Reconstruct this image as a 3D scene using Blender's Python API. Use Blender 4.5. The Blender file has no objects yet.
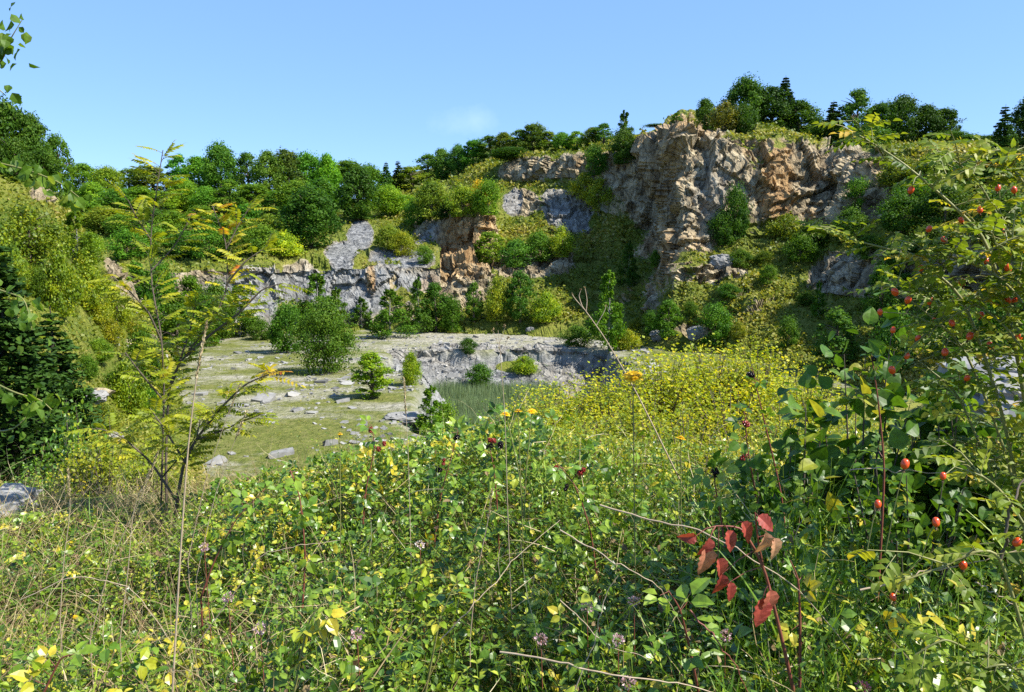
import bpy, math, random
import numpy as np
from mathutils import Vector, Matrix
from mathutils.bvhtree import BVHTree
random.seed(5)
RNG = np.random.default_rng(11)
sc = bpy.context.scene
COL = sc.collection

# ------------------------------------------------------------------ camera
F, W, Hh = 773.0, 1024, 692
CAMZ = 12.0
PITCH = math.atan(96 / F)
cam = bpy.data.objects.new('camera', bpy.data.cameras.new('camera'))
COL.objects.link(cam); sc.camera = cam
cam.location = (0, 0, CAMZ)
cam.rotation_euler = (math.radians(90) - PITCH, 0, 0)
cam.data.sensor_width = 36; cam.data.lens = F / W * 36
cam.data.clip_start = 0.05; cam.data.clip_end = 6000
CP, SP = math.cos(PITCH), math.sin(PITCH)

def P(px, py, d):
    """point of the world seen at pixel px,py with forward distance d"""
    px, py, d = np.asarray(px, float), np.asarray(py, float), np.asarray(d, float)
    u, v = (px - 512) / F, -(py - 346) / F
    dy, dz = CP + v * SP, -SP + v * CP
    s = d / dy
    return np.stack([u * s, d + 0 * s, CAMZ + dz * s], -1)

# ------------------------------------------------------------------ noise
def _h(ix, iy, iz, seed):
    n = (ix.astype(np.int64) * 374761393 + iy.astype(np.int64) * 668265263 + iz.astype(np.int64) * 2147483647 + seed * 1274126177) & 0xffffffff
    n = ((n ^ (n >> 13)) * 1274126177) & 0xffffffff
    n = ((n ^ (n >> 16)) * 2246822519) & 0xffffffff
    n = n ^ (n >> 15)
    return (n & 0xffffff) / float(0xffffff)

def vnoise(p, seed=0):
    i = np.floor(p); f = p - i; f = f * f * (3 - 2 * f)
    i = i.astype(np.int64)
    r = 0
    for dx in (0, 1):
        for dy in (0, 1):
            for dz in (0, 1):
                w = (f[:, 0] if dx else 1 - f[:, 0]) * (f[:, 1] if dy else 1 - f[:, 1]) * (f[:, 2] if dz else 1 - f[:, 2])
                r = r + w * _h(i[:, 0] + dx, i[:, 1] + dy, i[:, 2] + dz, seed)
    return r * 2 - 1

def fbm(p, freq, octv=4, seed=0, gain=.5):
    a, s, r = 1, 0, 0
    p = np.asarray(p, float) * freq
    for k in range(octv):
        r = r + a * vnoise(p + 17.3 * k, seed + k); s += a; a *= gain; p = p * 2.03
    return r / s

def cells(p, seed=0):
    """cellular noise: random value of the nearest cell and distance to it"""
    i = np.floor(p).astype(np.int64)
    best = np.full(len(p), 9e9); val = np.zeros(len(p))
    for dx in (-1, 0, 1):
        for dy in (-1, 0, 1):
            for dz in (-1, 0, 1):
                c = i + np.array([dx, dy, dz])
                q = c + np.stack([_h(c[:, 0], c[:, 1], c[:, 2], seed + k) for k in (1, 2, 3)], -1)
                dd = ((q - p) ** 2).sum(1)
                m = dd < best
                best[m] = dd[m]; val[m] = _h(c[m, 0], c[m, 1], c[m, 2], seed + 7)
    return val, np.sqrt(best)

def facets(p, seed=0):
    """each cell is a tilted plane: (offset, tilt term)"""
    i = np.floor(p).astype(np.int64)
    best = np.full(len(p), 9e9); val = np.zeros(len(p)); tl = np.zeros(len(p))
    for dx in (-1, 0, 1):
        for dy in (-1, 0, 1):
            for dz in (-1, 0, 1):
                c = i + np.array([dx, dy, dz])
                q = c + np.stack([_h(c[:, 0], c[:, 1], c[:, 2], seed + k) for k in (1, 2, 3)], -1)
                dd = ((q - p) ** 2).sum(1); m = dd < best
                best[m] = dd[m]; cm = c[m]
                val[m] = _h(cm[:, 0], cm[:, 1], cm[:, 2], seed + 7)
                t = np.stack([_h(cm[:, 0], cm[:, 1], cm[:, 2], seed + k) - .5 for k in (11, 12, 13)], -1)
                tl[m] = ((p[m] - q[m]) * t).sum(1)
    return val, tl

def sstep(a, b, x):
    t = np.clip((x - a) / (b - a), 0, 1); return t * t * (3 - 2 * t)

# ------------------------------------------------------------------ mesh helpers
class MB:
    def __init__(s):
        s.v = []; s.f3 = []; s.f4 = []; s.t = []; s.n = 0; s.m3 = []; s.m4 = []
    def add(s, v, f, tint=0.5, mat=0):
        v = np.asarray(v, float).reshape(-1, 3); f = np.asarray(f, np.int64)
        if len(v) == 0: return
        s.v.append(v)
        s.t.append(np.broadcast_to(np.asarray(tint, float), (len(v),)).copy())
        if f.shape[1] == 3: s.f3.append(f + s.n); s.m3.append(np.full(len(f), mat))
        else: s.f4.append(f + s.n); s.m4.append(np.full(len(f), mat))
        s.n += len(v)
    def inst(s, tmpl, pos, R, scale, tint, mat=0):
        """copies of a template (verts, list of face arrays) with rotation matrices R (N,3,3)"""
        tv, tfs = tmpl
        N = len(pos)
        if N == 0: return
        sc_ = np.asarray(scale, float)
        if sc_.ndim == 1: sc_ = sc_[:, None]
        loc = tv[None] * sc_[:, None, :] if sc_.shape[1] == 3 else tv[None] * sc_[:, :, None]
        v = np.einsum('nij,nkj->nki', R, loc) + pos[:, None, :]
        k = len(tv); base = (np.arange(N) * k)[:, None, None]
        tt = np.repeat(np.broadcast_to(np.asarray(tint, float), (N,)), k)
        s.v.append(v.reshape(-1, 3)); s.t.append(tt)
        for tf in tfs:
            g = (tf[None] + base).reshape(-1, tf.shape[1]) + s.n
            (s.f3 if tf.shape[1] == 3 else s.f4).append(g)
            (s.m3 if tf.shape[1] == 3 else s.m4).append(np.full(len(g), mat))
        s.n += N * k
    def tube(s, pts, r, n=5, tint=.5, mat=0, cap=True):
        pts = np.asarray(pts, float); k = len(pts)
        r = np.broadcast_to(np.asarray(r, float), (k,)) if np.ndim(r) or True else r
        t = np.gradient(pts, axis=0); t /= np.linalg.norm(t, axis=1)[:, None] + 1e-9
        ref = np.array([0.31, 0.17, 0.93]) if abs(t[:, 2]).mean() < .8 else np.array([.93, .2, .1])
        a = np.cross(t, ref); a /= np.linalg.norm(a, axis=1)[:, None] + 1e-9
        b = np.cross(t, a)
        ang = np.arange(n) * 2 * math.pi / n
        ring = a[:, None] * np.cos(ang)[None, :, None] + b[:, None] * np.sin(ang)[None, :, None]
        v = (pts[:, None] + ring * r[:, None, None]).reshape(-1, 3)
        i = np.arange(k - 1)[:, None] * n; j = np.arange(n)[None]
        f = np.stack([i + j, i + (j + 1) % n, i + n + (j + 1) % n, i + n + j], -1).reshape(-1, 4)
        s.add(v, f, tint, mat)
    def build(s, name, mats, parent=None, smooth=False):
        v = np.concatenate(s.v) if s.v else np.zeros((0, 3))
        f3 = np.concatenate(s.f3) if s.f3 else np.zeros((0, 3), np.int64)
        f4 = np.concatenate(s.f4) if s.f4 else np.zeros((0, 4), np.int64)
        me = bpy.data.meshes.new(name)
        me.vertices.add(len(v)); me.vertices.foreach_set('co', v.ravel().astype(np.float32))
        me.loops.add(f3.size + f4.size)
        me.loops.foreach_set('vertex_index', np.concatenate([f3.ravel(), f4.ravel()]).astype(np.int32))
        me.polygons.add(len(f3) + len(f4))
        st = np.concatenate([np.arange(len(f3)) * 3, f3.size + np.arange(len(f4)) * 4])
        me.polygons.foreach_set('loop_start', st.astype(np.int32))
        if smooth: me.polygons.foreach_set('use_smooth', np.ones(len(st), bool))
        else: me.polygons.foreach_set('use_smooth', np.zeros(len(st), bool))
        at = me.attributes.new('tint', 'FLOAT', 'POINT')
        at.data.foreach_set('value', (np.concatenate(s.t) if s.t else np.zeros(0)).astype(np.float32))
        if not isinstance(mats, (list, tuple)): mats = [mats]
        for m in mats: me.materials.append(m)
        if len(mats) > 1:
            mi = np.concatenate([np.concatenate(s.m3) if s.m3 else np.zeros(0), np.concatenate(s.m4) if s.m4 else np.zeros(0)])
            me.polygons.foreach_set('material_index', mi.astype(np.int32))
        me.update(calc_edges=True); me.validate()
        o = bpy.data.objects.new(name, me); COL.objects.link(o)
        if parent: o.parent = parent
        return o

def unit(a): return a / (np.linalg.norm(a, axis=-1, keepdims=True) + 1e-9)
def frames(axis, nrm):
    y = unit(axis); x = unit(np.cross(y, nrm)); z = np.cross(x, y)
    return np.stack([x, y, z], -1)
def rand_dirs(n, rng=RNG): return unit(rng.normal(size=(n, 3)))

# leaf templates: base at the origin, tip at +Y, face up +Z
LEAF2 = (np.array([[0, 0, 0], [.38, .45, .07], [0, 1, 0], [-.38, .45, .07]]), [np.array([[0, 1, 2], [0, 2, 3]])])
def leaf8(w=.33, fold=.12, droop=.22):
    v = [[0, 0, 0]]
    for t, ww in ((.3, w), (.65, w * .86)):
        z = -droop * t * t
        v += [[-ww, t, z + fold * ww / .33], [0, t + .03, z], [ww, t, z + fold * ww / .33]]
    v += [[0, 1, -droop]]
    v = np.array(v, float)
    return (v, [np.array([[0, 2, 1], [0, 3, 2], [4, 5, 7], [5, 6, 7]]), np.array([[1, 2, 5, 4], [2, 3, 6, 5]])])
LEAF8 = leaf8(); LEAFN = leaf8(.2, .06, .3); LEAFW = leaf8(.42, .1, .3)
def leafgrid(w=.36, nl=9, curl=.35, fold=.14, serr=.035):
    v = []; f = []
    for k in range(nl + 1):
        t = k / nl; ww = w * math.sin(math.pi * t ** .8) ** .75 * (1 + (serr / w) * (1 if k % 2 else -1)) if 0 < k < nl else .004
        for q in (-1, -.5, 0, .5, 1):
            v.append([q * ww, t - .06 * abs(q) * math.sin(math.pi * t), -curl * t * t + fold * abs(q) * ww / w + .018 * math.sin(t * 26 + abs(q) * 2) * abs(q)])
    for k in range(nl):
        for q in range(4):
            a = k * 5 + q; f.append([a, a + 1, a + 6, a + 5])
    return (np.array(v, float), [np.array(f)])
LEAFG = leafgrid(); LEAFB = leafgrid(.40, 5, .3, .12, 0)
CARD = (np.array([[-.5, 0, 0], [.1, -.45, .12], [.55, .05, 0], [-.08, .5, -.1]]), [np.array([[0, 1, 2, 3]])])
ARC = (np.array([[-.5, 0, 0], [.5, 0, 0], [.46, .36, .03], [-.46, .36, .03], [.36, .68, -.05], [-.36, .68, -.05], [.2, .88, -.17], [-.2, .88, -.17], [0, 1, -.3]]), [np.array([[0, 1, 2, 3], [3, 2, 4, 5], [5, 4, 6, 7]]), np.array([[7, 6, 8]])])
BLADE = (np.array([[-.5, 0, 0], [.5, 0, 0], [.42, .5, .06], [-.42, .5, .06], [0, 1, -.05]]), [np.array([[0, 1, 2, 3]]), np.array([[3, 2, 4]])])

def thing(name, label, cat, loc=(0, 0, 0), rz=0, group=None):
    o = bpy.data.objects.new(name, None); COL.objects.link(o)
    o.location = loc; o.rotation_euler = (0, 0, rz); o.empty_display_size = .2
    o['label'] = label; o['category'] = cat
    if group: o['group'] = group
    return o
def tag(o, label=None, cat=None, group=None, kind=None):
    if label: o['label'] = label
    if cat: o['category'] = cat
    if group: o['group'] = group
    if kind: o['kind'] = kind
    return o
def copy_tree(o, parent=None):
    c = o.copy(); COL.objects.link(c); c.parent = parent
    for ch in list(o.children): copy_tree(ch, c)
    return c
ORD = 'first second third fourth fifth sixth seventh eighth ninth tenth eleventh twelfth thirteenth fourteenth fifteenth sixteenth seventeenth eighteenth nineteenth twentieth twenty-first twenty-second twenty-third twenty-fourth twenty-fifth twenty-sixth twenty-seventh twenty-eighth twenty-ninth thirtieth thirty-first thirty-second thirty-third thirty-fourth thirty-fifth thirty-sixth'.split()

# ------------------------------------------------------------------ materials
def new_mat(name):
    m = bpy.data.materials.new(name); m.use_nodes = True
    nt = m.node_tree; nt.nodes.clear()
    out = nt.nodes.new('ShaderNodeOutputMaterial')
    return m, nt, out
def ramp(nt, stops, interp='LINEAR'):
    r = nt.nodes.new('ShaderNodeValToRGB'); cr = r.color_ramp; cr.interpolation = interp
    while len(cr.elements) > 1: cr.elements.remove(cr.elements[-1])
    cr.elements[0].position = stops[0][0]; cr.elements[0].color = (*stops[0][1], 1)
    for p_, c_ in stops[1:]:
        e = cr.elements.new(p_); e.color = (*c_, 1)
    return r
def attr(nt, name):
    a = nt.nodes.new('ShaderNodeAttribute'); a.attribute_name = name; return a
def math_(nt, op, a, b=None, clamp=False):
    n = nt.nodes.new('ShaderNodeMath'); n.operation = op; n.use_clamp = clamp
    for k, x in enumerate((a, b)):
        if x is None: continue
        if isinstance(x, (int, float)): n.inputs[k].default_value = x
        else: nt.links.new(x, n.inputs[k])
    return n.outputs[0]
def mix(nt, fac, a, b, typ='MIX'):
    n = nt.nodes.new('ShaderNodeMix'); n.data_type = 'RGBA'; n.blend_type = typ
    if isinstance(fac, (int, float)): n.inputs[0].default_value = fac
    else: nt.links.new(fac, n.inputs[0])
    for k, x in ((6, a), (7, b)):
        if isinstance(x, tuple): n.inputs[k].default_value = (*x, 1)
        else: nt.links.new(x, n.inputs[k])
    return n.outputs[2]
def noise(nt, scale, detail=4, rough=.6, vec=None):
    n = nt.nodes.new('ShaderNodeTexNoise'); n.inputs['Scale'].default_value = scale
    n.inputs['Detail'].default_value = detail; n.inputs['Roughness'].default_value = rough
    if vec is None:
        g = nt.nodes.new('ShaderNodeNewGeometry'); vec = g.outputs['Position']
    nt.links.new(vec, n.inputs['Vector'])
    return n.outputs['Fac']

def leaf_mat(name, stops, transl=.4, rough=.5, spec=.3, mott=38):
    m, nt, out = new_mat(name)
    a = attr(nt, 'tint'); oi = nt.nodes.new('ShaderNodeObjectInfo')
    r = ramp(nt, stops); nt.links.new(a.outputs['Fac'], r.inputs[0])
    c = mix(nt, 1.0, r.outputs[0], oi.outputs['Color'], 'MULTIPLY')
    mo = ramp(nt, [(.3, (.66, .62, .6)), (.55, (1, 1, 1)), (.75, (1.25, 1.2, 1.1))])
    nt.links.new(noise(nt, mott, 3, .6), mo.inputs[0]); c = mix(nt, 1.0, c, mo.outputs[0], 'MULTIPLY')
    p = nt.nodes.new('ShaderNodeBsdfPrincipled'); p.inputs['Roughness'].default_value = rough
    p.inputs['Specular IOR Level'].default_value = spec
    nt.links.new(c, p.inputs['Base Color'])
    t = nt.nodes.new('ShaderNodeBsdfTranslucent')
    c2 = mix(nt, 1.0, c, (1.35, 1.25, .55), 'MULTIPLY')
    nt.links.new(c2, t.inputs['Color'])
    ms = nt.nodes.new('ShaderNodeMixShader'); ms.inputs[0].default_value = transl
    nt.links.new(p.outputs[0], ms.inputs[1]); nt.links.new(t.outputs[0], ms.inputs[2])
    nt.links.new(ms.outputs[0], out.inputs[0])
    return m
def plain_mat(name, stops, rough=.7, scale=20, bump=0.0, spec=.3):
    m, nt, out = new_mat(name)
    p = nt.nodes.new('ShaderNodeBsdfPrincipled'); p.inputs['Roughness'].default_value = rough
    p.inputs['Specular IOR Level'].default_value = spec
    tc = nt.nodes.new('ShaderNodeTexCoord')
    nz = noise(nt, scale, 5, .65, tc.outputs['Object'])
    a = attr(nt, 'tint')
    k = math_(nt, 'ADD', math_(nt, 'MULTIPLY', nz, .7), math_(nt, 'MULTIPLY', math_(nt, 'SUBTRACT', a.outputs['Fac'], .3), .6))
    r = ramp(nt, stops); nt.links.new(k, r.inputs[0]); nt.links.new(r.outputs[0], p.inputs['Base Color'])
    if bump:
        b = nt.nodes.new('ShaderNodeBump'); b.inputs['Strength'].default_value = bump
        nt.links.new(nz, b.inputs['Height']); nt.links.new(b.outputs[0], p.inputs['Normal'])
    nt.links.new(p.outputs[0], out.inputs[0])
    return m

def terrain_mat(name='quarry ground'):
    m, nt, out = new_mat(name)
    p = nt.nodes.new('ShaderNodeBsdfPrincipled'); p.inputs['Roughness'].default_value = .9
    p.inputs['Specular IOR Level'].default_value = .15
    geo = nt.nodes.new('ShaderNodeNewGeometry'); pos = geo.outputs['Position']
    # stretched coordinates: joints and streaks run down the faces
    mp = nt.nodes.new('ShaderNodeMapping'); mp.inputs['Scale'].default_value = (1, 1, .35); mp.inputs['Rotation'].default_value = (.25, .2, 0)
    nt.links.new(pos, mp.inputs['Vector'])
    n_big = noise(nt, .12, 3, .6, pos)
    n_mid = noise(nt, .55, 6, .7, mp.outputs[0])
    n_fine = noise(nt, 2.6, 5, .7, pos)
    vo = nt.nodes.new('ShaderNodeTexVoronoi'); vo.feature = 'DISTANCE_TO_EDGE'; vo.inputs['Scale'].default_value = .55
    wv = nt.nodes.new('ShaderNodeVectorMath'); wv.operation = 'ADD'
    nz_c = nt.nodes.new('ShaderNodeTexNoise'); nz_c.inputs['Scale'].default_value = .8; nt.links.new(pos, nz_c.inputs['Vector'])
    nt.links.new(mp.outputs[0], wv.inputs[0]); nt.links.new(nz_c.outputs['Color'], wv.inputs[1])
    nt.links.new(wv.outputs[0], vo.inputs['Vector'])
    crack = ramp(nt, [(0, (.35, .35, .35)), (.09, (1, 1, 1))]); nt.links.new(vo.outputs['Distance'], crack.inputs[0])
    rk = ramp(nt, [(.28, (.08, .058, .032)), (.42, (.22, .17, .095)), (.55, (.39, .31, .18)), (.72, (.58, .49, .32))]); nt.links.new(n_mid, rk.inputs[0])
    rg = ramp(nt, [(.25, (.09, .09, .085)), (.45, (.21, .21, .20)), (.6, (.33, .33, .31)), (.75, (.46, .455, .43))]); nt.links.new(n_mid, rg.inputs[0])
    grey = attr(nt, 'grey').outputs['Fac']
    rock = mix(nt, grey, rk.outputs[0], rg.outputs[0])
    ro = ramp(nt, [(.25, (.15, .07, .025)), (.5, (.38, .235, .10)), (.75, (.54, .40, .22))]); nt.links.new(n_mid, ro.inputs[0])
    rust = math_(nt, 'MULTIPLY', attr(nt, 'rust').outputs['Fac'], math_(nt, 'ADD', math_(nt, 'MULTIPLY', n_fine, 1.2), .3), True)
    rock = mix(nt, rust, rock, ro.outputs[0])
    rock = mix(nt, .8, rock, crack.outputs[0], 'MULTIPLY')
    # loose stone
    vs = nt.nodes.new('ShaderNodeTexVoronoi'); vs.inputs['Scale'].default_value = 1.7; nt.links.new(pos, vs.inputs['Vector'])
    sx = nt.nodes.new('ShaderNodeSeparateColor'); nt.links.new(vs.outputs['Color'], sx.inputs[0])
    sr = ramp(nt, [(0, (.09, .092, .095)), (.5, (.18, .185, .18)), (1, (.31, .31, .30))]); nt.links.new(sx.outputs[0], sr.inputs[0])
    rock = mix(nt, attr(nt, 'scree').outputs['Fac'], rock, sr.outputs[0])
    gr = ramp(nt, [(.2, (.03, .065, .007)), (.42, (.095, .13, .016)), (.56, (.17, .18, .03)), (.7, (.26, .23, .07)), (.85, (.36, .30, .14))])
    gk = math_(nt, 'ADD', math_(nt, 'MULTIPLY', n_big, .5), math_(nt, 'MULTIPLY', n_fine, .5)); nt.links.new(gk, gr.inputs[0])
    # ragged boundary between rock and turf
    f = math_(nt, 'ADD', attr(nt, 'rock').outputs['Fac'], math_(nt, 'MULTIPLY', math_(nt, 'SUBTRACT', n_mid, .5), 1.1))
    fr = ramp(nt, [(.42, (0, 0, 0)), (.58, (1, 1, 1))]); nt.links.new(f, fr.inputs[0])
    col = mix(nt, fr.outputs[0], gr.outputs[0], rock)
    nt.links.new(col, p.inputs['Base Color'])
    hh = math_(nt, 'ADD', math_(nt, 'MULTIPLY', n_mid, 1.0), math_(nt, 'MULTIPLY', n_fine, .35))
    hh = math_(nt, 'ADD', hh, math_(nt, 'MULTIPLY', crack.outputs[0], .25))
    hs = math_(nt, 'MULTIPLY', math_(nt, 'MULTIPLY', sx.outputs[1], .4), attr(nt, 'scree').outputs['Fac'])
    hh = math_(nt, 'ADD', hh, hs)
    b = nt.nodes.new('ShaderNodeBump'); b.inputs['Strength'].default_value = 1; b.inputs['Distance'].default_value = .9
    nt.links.new(hh, b.inputs['Height']); nt.links.new(b.outputs[0], p.inputs['Normal'])
    nt.links.new(p.outputs[0], out.inputs[0])
    return m
def floor_mat():
    m, nt, out = new_mat('quarry floor')
    p = nt.nodes.new('ShaderNodeBsdfPrincipled'); p.inputs['Roughness'].default_value = .95; p.inputs['Specular IOR Level'].default_value = .1
    geo = nt.nodes.new('ShaderNodeNewGeometry'); pos = geo.outputs['Position']
    mp = nt.nodes.new('ShaderNodeMapping'); mp.inputs['Scale'].default_value = (.55, 1.0, 1); mp.inputs['Rotation'].default_value = (0, 0, .25)
    nt.links.new(pos, mp.inputs['Vector'])
    n1 = noise(nt, .22, 6, .68, mp.outputs[0]); n2 = noise(nt, 1.8, 5, .7, pos)
    g = ramp(nt, [(.25, (.065, .09, .015)), (.5, (.135, .15, .036)), (.75, (.21, .19, .075))]); nt.links.new(n2, g.inputs[0])
    s = ramp(nt, [(.3, (.17, .16, .11)), (.5, (.28, .265, .20)), (.7, (.43, .415, .345))]); nt.links.new(n2, s.inputs[0])
    k = math_(nt, 'ADD', n1, math_(nt, 'MULTIPLY', math_(nt, 'SUBTRACT', attr(nt, 'bare').outputs['Fac'], .5), .5))
    kr = ramp(nt, [(.45, (0, 0, 0)), (.62, (1, 1, 1))]); nt.links.new(k, kr.inputs[0])
    c = mix(nt, kr.outputs[0], g.outputs[0], s.outputs[0])
    rk = ramp(nt, [(.25, (.10, .10, .10)), (.45, (.21, .212, .205)), (.6, (.32, .32, .305)), (.75, (.45, .45, .425))])
    n3 = noise(nt, 1.1, 6, .72, pos); nt.links.new(n3, rk.inputs[0])
    c = mix(nt, attr(nt, 'rock').outputs['Fac'], c, rk.outputs[0])
    nt.links.new(c, p.inputs['Base Color'])
    b = nt.nodes.new('ShaderNodeBump'); b.inputs['Strength'].default_value = .9; b.inputs['Distance'].default_value = .5
    nt.links.new(math_(nt, 'ADD', n3, math_(nt, 'MULTIPLY', n2, .4)), b.inputs['Height']); nt.links.new(b.outputs[0], p.inputs['Normal'])
    nt.links.new(p.outputs[0], out.inputs[0])
    return m

GREEN = [(0, (.032, .085, .008)), (.5, (.070, .155, .012)), (1, (.14, .23, .022))]
M = dict(
    broad=leaf_mat('broadleaf foliage', GREEN, .4, .6, .2),
    tuft=leaf_mat('hillside herbs', [(0, (.06, .12, .010)), (.4, (.15, .20, .016)), (.75, (.27, .28, .03)), (1, (.42, .36, .11))]),
    conif=leaf_mat('conifer needles', [(0, (.018, .05, .008)), (.6, (.045, .10, .014)), (1, (.085, .15, .025))], .2, .6, .15),
    reed=leaf_mat('reed blades', [(0, (.10, .15, .085)), (.6, (.17, .25, .115)), (1, (.29, .35, .18))], .3),
    yellow=leaf_mat('yellow green leaves', [(0, (.10, .15, .010)), (.4, (.23, .29, .016)), (.7, (.40, .44, .02)), (1, (.68, .56, .025))], .45),
    under=leaf_mat('undergrowth leaves', [(0, (.028, .07, .005)), (.3, (.075, .155, .010)), (.6, (.17, .26, .018)), (.85, (.33, .39, .032)), (1, (.52, .46, .05))], .3, .38, .5),
    bramble=leaf_mat('bramble leaves', [(0, (.035, .09, .007)), (.45, (.105, .21, .014)), (.8, (.24, .34, .022)), (1, (.48, .40, .03))], .3, .36, .5),
    dark=leaf_mat('dark shrub leaves', [(0, (.028, .075, .006)), (.6, (.075, .165, .012)), (.9, (.16, .26, .02)), (1, (.30, .30, .03))], .4, .45, .3),
    rose=leaf_mat('rose leaves', [(0, (.07, .13, .010)), (.5, (.18, .25, .018)), (.85, (.34, .36, .03)), (1, (.58, .40, .04))], .45),
    rowan=leaf_mat('rowan leaves', [(0, (.11, .18, .012)), (.5, (.27, .33, .018)), (.8, (.46, .42, .025)), (.93, (.55, .36, .03)), (1, (.55, .15, .04))], .45),
    birch=leaf_mat('birch leaves', [(0, (.05, .12, .012)), (.6, (.12, .22, .02)), (1, (.26, .33, .05))], .5),
    straw=leaf_mat('dry grass', [(0, (.10, .065, .035)), (.4, (.25, .18, .09)), (.8, (.44, .36, .20)), (1, (.56, .48, .30))], .2, .7, .15),
    grass=leaf_mat('green grass blades', [(0, (.05, .13, .012)), (.5, (.15, .28, .025)), (1, (.32, .42, .05))], .35),
    red=leaf_mat('red autumn leaves', [(0, (.19, .022, .02)), (.5, (.42, .08, .055)), (1, (.62, .33, .19))], .4, mott=70),
    bark=plain_mat('grey brown bark', [(.2, (.05, .04, .03)), (.8, (.16, .125, .09))], .9, 14, .4),
    darkbark=plain_mat('dark bark', [(.2, (.012, .010, .009)), (.8, (.05, .038, .03))], .85, 20, .3),
    paleb=plain_mat('pale birch bark', [(.2, (.10, .09, .08)), (.7, (.40, .38, .34))], .8, 9, .3),
    cane=plain_mat('pale dry cane', [(.2, (.22, .15, .09)), (.8, (.52, .42, .29))], .6, 40),
    redcane=plain_mat('reddish cane', [(.2, (.10, .022, .018)), (.8, (.28, .10, .06))], .5, 40),
    greencane=plain_mat('green cane', [(.2, (.10, .12, .03)), (.8, (.28, .26, .09))], .5, 40),
    hip=plain_mat('ripe rose hip', [(.2, (.55, .025, .008)), (.8, (.78, .13, .02))], .25, 60, 0, .5),
    sepal=plain_mat('dry sepal', [(.2, (.05, .03, .015)), (.8, (.14, .09, .04))], .8),
    black=plain_mat('ripe blackberry', [(.2, (.006, .003, .006)), (.8, (.02, .008, .012))], .25, 60, 0, .5),
    redberry=plain_mat('unripe blackberry', [(.2, (.22, .012, .015)), (.8, (.45, .05, .03))], .3, 60, 0, .5),
    petal=leaf_mat('yellow petals', [(0, (.75, .42, .005)), (1, (.9, .62, .01))], .3),
    pink=leaf_mat('faded pink flowers', [(0, (.30, .16, .16)), (.5, (.50, .32, .36)), (1, (.66, .52, .54))], .3),
    seed=plain_mat('brown seed head', [(.2, (.10, .06, .03)), (.8, (.24, .16, .09))], .9),
    white=plain_mat('white seed down', [(.2, (.6, .6, .56)), (.8, (.8, .8, .76))], .9),
    stone=plain_mat('grey limestone', [(.2, (.10, .10, .095)), (.5, (.23, .225, .21)), (.9, (.40, .39, .36))], .9, 2.5, .8),
    soil=plain_mat('dark humus soil', [(.2, (.02, .015, .009)), (.8, (.075, .055, .03))], .95, 6, .5),
    terrain=terrain_mat(), floor=floor_mat())

# ------------------------------------------------------------------ terrain
ALL_V, ALL_F, NV = [], [], 0
def register(v, f):
    global NV
    ALL_V.append(v); ALL_F.append(f + NV); NV += len(v)
GRASSY = []      # (verts, quads, weight per quad) for scattering herbs

def catmull(A, n):
    """A (k, c) -> n samples along the index, monotone enough for our use"""
    k = len(A); t = np.linspace(0, k - 1, n); i = np.clip(np.floor(t).astype(int), 0, k - 2); f = (t - i)[:, None]
    p0, p1, p2, p3 = A[np.clip(i - 1, 0, k - 1)], A[i], A[i + 1], A[np.clip(i + 2, 0, k - 1)]
    m1, m2 = (p2 - p0) * .35, (p3 - p1) * .35
    f2, f3 = f * f, f ** 3
    return (2 * f3 - 3 * f2 + 1) * p1 + (f3 - 2 * f2 + f) * m1 + (-2 * f3 + 3 * f2) * p2 + (f3 - f2) * m2

def put_attr(o, name, val):
    a = o.data.attributes.new(name, 'FLOAT', 'POINT'); a.data.foreach_set('value', val.astype(np.float32))

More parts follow.
